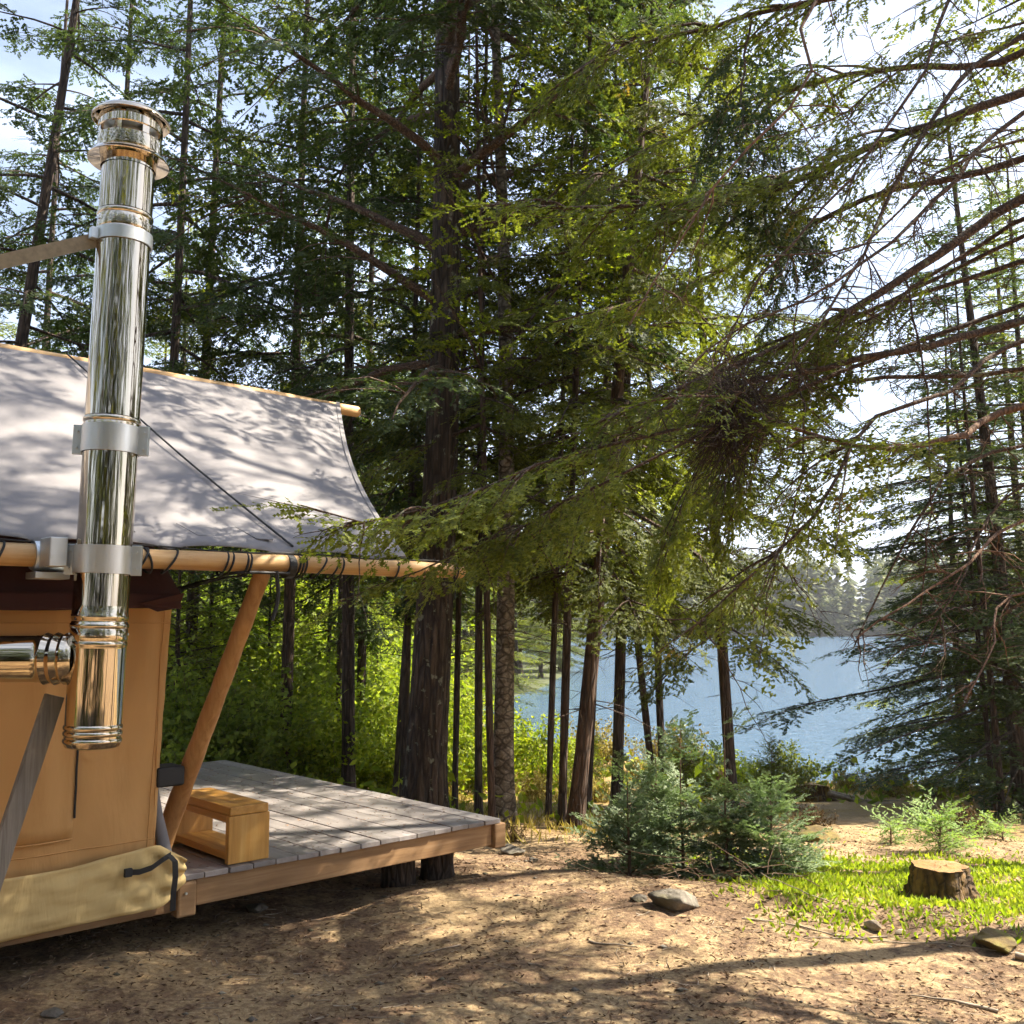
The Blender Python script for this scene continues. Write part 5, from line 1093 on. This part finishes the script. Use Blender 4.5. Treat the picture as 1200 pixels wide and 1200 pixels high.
n = 900; Y = 3.3 + R.random(n) * 5; X = R.uniform(-.6, .7, n) * Y; tb = []
for x, y in zip(X, Y):
    a_ = R.uniform(0, 6.28); L = R.uniform(.03, .14); p = np.array([[x, y, 0], [x + L * .5 * math.cos(a_), y + L * .5 * math.sin(a_), 0], [x + L * math.cos(a_ + .2), y + L * math.sin(a_ + .2), 0]]); p[:, 2] = ground(p[:, 0], p[:, 1]) + .004; tb.append((p, np.array([.0025, .002, .001]), 3))
TV, TF = join_tubes(tb); tag(link('twig_litter', mesh_np('twig_litter', TV, TF), M['deadwood']), 'fine broken twigs strewn over the trodden ground', 'litter', kind='stuff')
n = 1500; uu_ = R.uniform(2.45, 4.78, n); vv_ = 5.3 + R.random(n) * 3.9; W = np.array([tuple(uvw(a_, b_, ZD + .005)) for a_, b_ in zip(uu_, vv_)]); D = np.stack([R.normal(0, 1, n), R.normal(0, 1, n), R.uniform(0, .1, n)], -1)
V, F = leaves_at(W, D, .028, .002, R); tag(link('deck_litter', mesh_np('deck_litter', V, F), M['litter']), 'fallen brown needles scattered over the deck boards', 'litter', kind='stuff')
# pebbles
n = 420; Y = 3.3 + R.random(n) ** 1.3 * 6; X = R.uniform(-.55, .65, n) * Y; Vs, Fs = [], []; octv = np.array([(1, 0, 0), (-1, 0, 0), (0, 1, 0), (0, -1, 0), (0, 0, 1), (0, 0, -1)], float); octf = np.array([(0, 2, 4), (2, 1, 4), (1, 3, 4), (3, 0, 4), (2, 0, 5), (1, 2, 5), (3, 1, 5), (0, 3, 5)])
for i, (x, y) in enumerate(zip(X, Y)):
    r_ = .006 + .022 * R.random() ** 4; Vs.append(octv * R.uniform(.6, 1.2, (6, 3)) * r_ * np.array([1.3, 1, .6]) + np.array([x, y, gz(x, y) + r_ * .15])); Fs.append(octf + 6 * i)
tag(link('pebbles', mesh_np('pebbles', np.concatenate(Vs), np.concatenate(Fs)), M['rock']), 'small grey pebbles strewn over the trodden ground', 'pebbles', kind='stuff')

# ------------------------------------------------------------------ wood round the far shore
R = np.random.default_rng(99); Vs = []
sh = LAKE[12:]; seg = np.diff(sh, axis=0); ln = np.linalg.norm(seg, axis=1); cumu = np.concatenate([[0], np.cumsum(ln)])
for i in range(2200):
    s_ = R.uniform(0, cumu[-1]) if i % 3 == 0 else R.uniform(cumu[4], cumu[7]); j = min(np.searchsorted(cumu, s_) - 1, len(seg) - 1); j = max(j, 0); p = sh[j] + seg[j] * (s_ - cumu[j]) / ln[j]; nrm_ = np.array([-seg[j][1], seg[j][0]]) / ln[j]; off = R.random() ** 1.9 * 50 + 0.8; p = p + nrm_ * off
    z = gz(p[0], p[1]); H = R.uniform(11, 18) * (R.uniform(.25, .7) if off < 7 else 1); k = 60; f = R.random(k) ** .8; az = R.uniform(0, 6.28, k); wd = H * R.uniform(.17, .30) * (1 - f) ** .55 + .5
    c = np.stack([np.full(k, p[0]), np.full(k, p[1]), z + H * (.06 + .94 * f)], -1); d = np.stack([np.cos(az), np.sin(az), R.uniform(-.5, -.05, k)], -1); tip = c + d * (wd * R.uniform(.6, 1.2, k))[:, None]; sd_ = np.stack([-np.sin(az), np.cos(az), np.zeros(k)], -1) * (wd * .33)[:, None]; mid = c + (tip - c) * .55
    Vs.append(np.stack([c + np.array([0, 0, H * .035]), mid + sd_, tip, mid - sd_], 1).reshape(-1, 3))
V = np.concatenate(Vs); o4 = np.arange(len(V) // 4)[:, None] * 4; F = np.concatenate([o4 + np.array([[0, 1, 2]]), o4 + np.array([[0, 2, 3]])])
tag(link('far_wood', mesh_np('far_wood', V, F), M['far']), 'mixed wood lining the far shore of the lake', 'wood', kind='stuff')
# ------------------------------------------------------------------ thin air haze over everything
hz = MB(); hz.box((-760, -300, -6), (760, 960, 45))
m = bpy.data.materials.new('haze_air'); m.use_nodes = True; t = m.node_tree; t.nodes.remove(t.nodes['Principled BSDF'])
pv = t.nodes.new('ShaderNodeVolumePrincipled'); pv.inputs['Density'].default_value = 0.0004; pv.inputs['Color'].default_value = (0.9, 0.93, 1.0, 1); pv.inputs['Anisotropy'].default_value = 0.3
t.links.new(pv.outputs[0], t.nodes['Material Output'].inputs['Volume'])
tag(hz.build('haze', m), 'thin pale haze in the air over the lake', 'haze', kind='stuff')
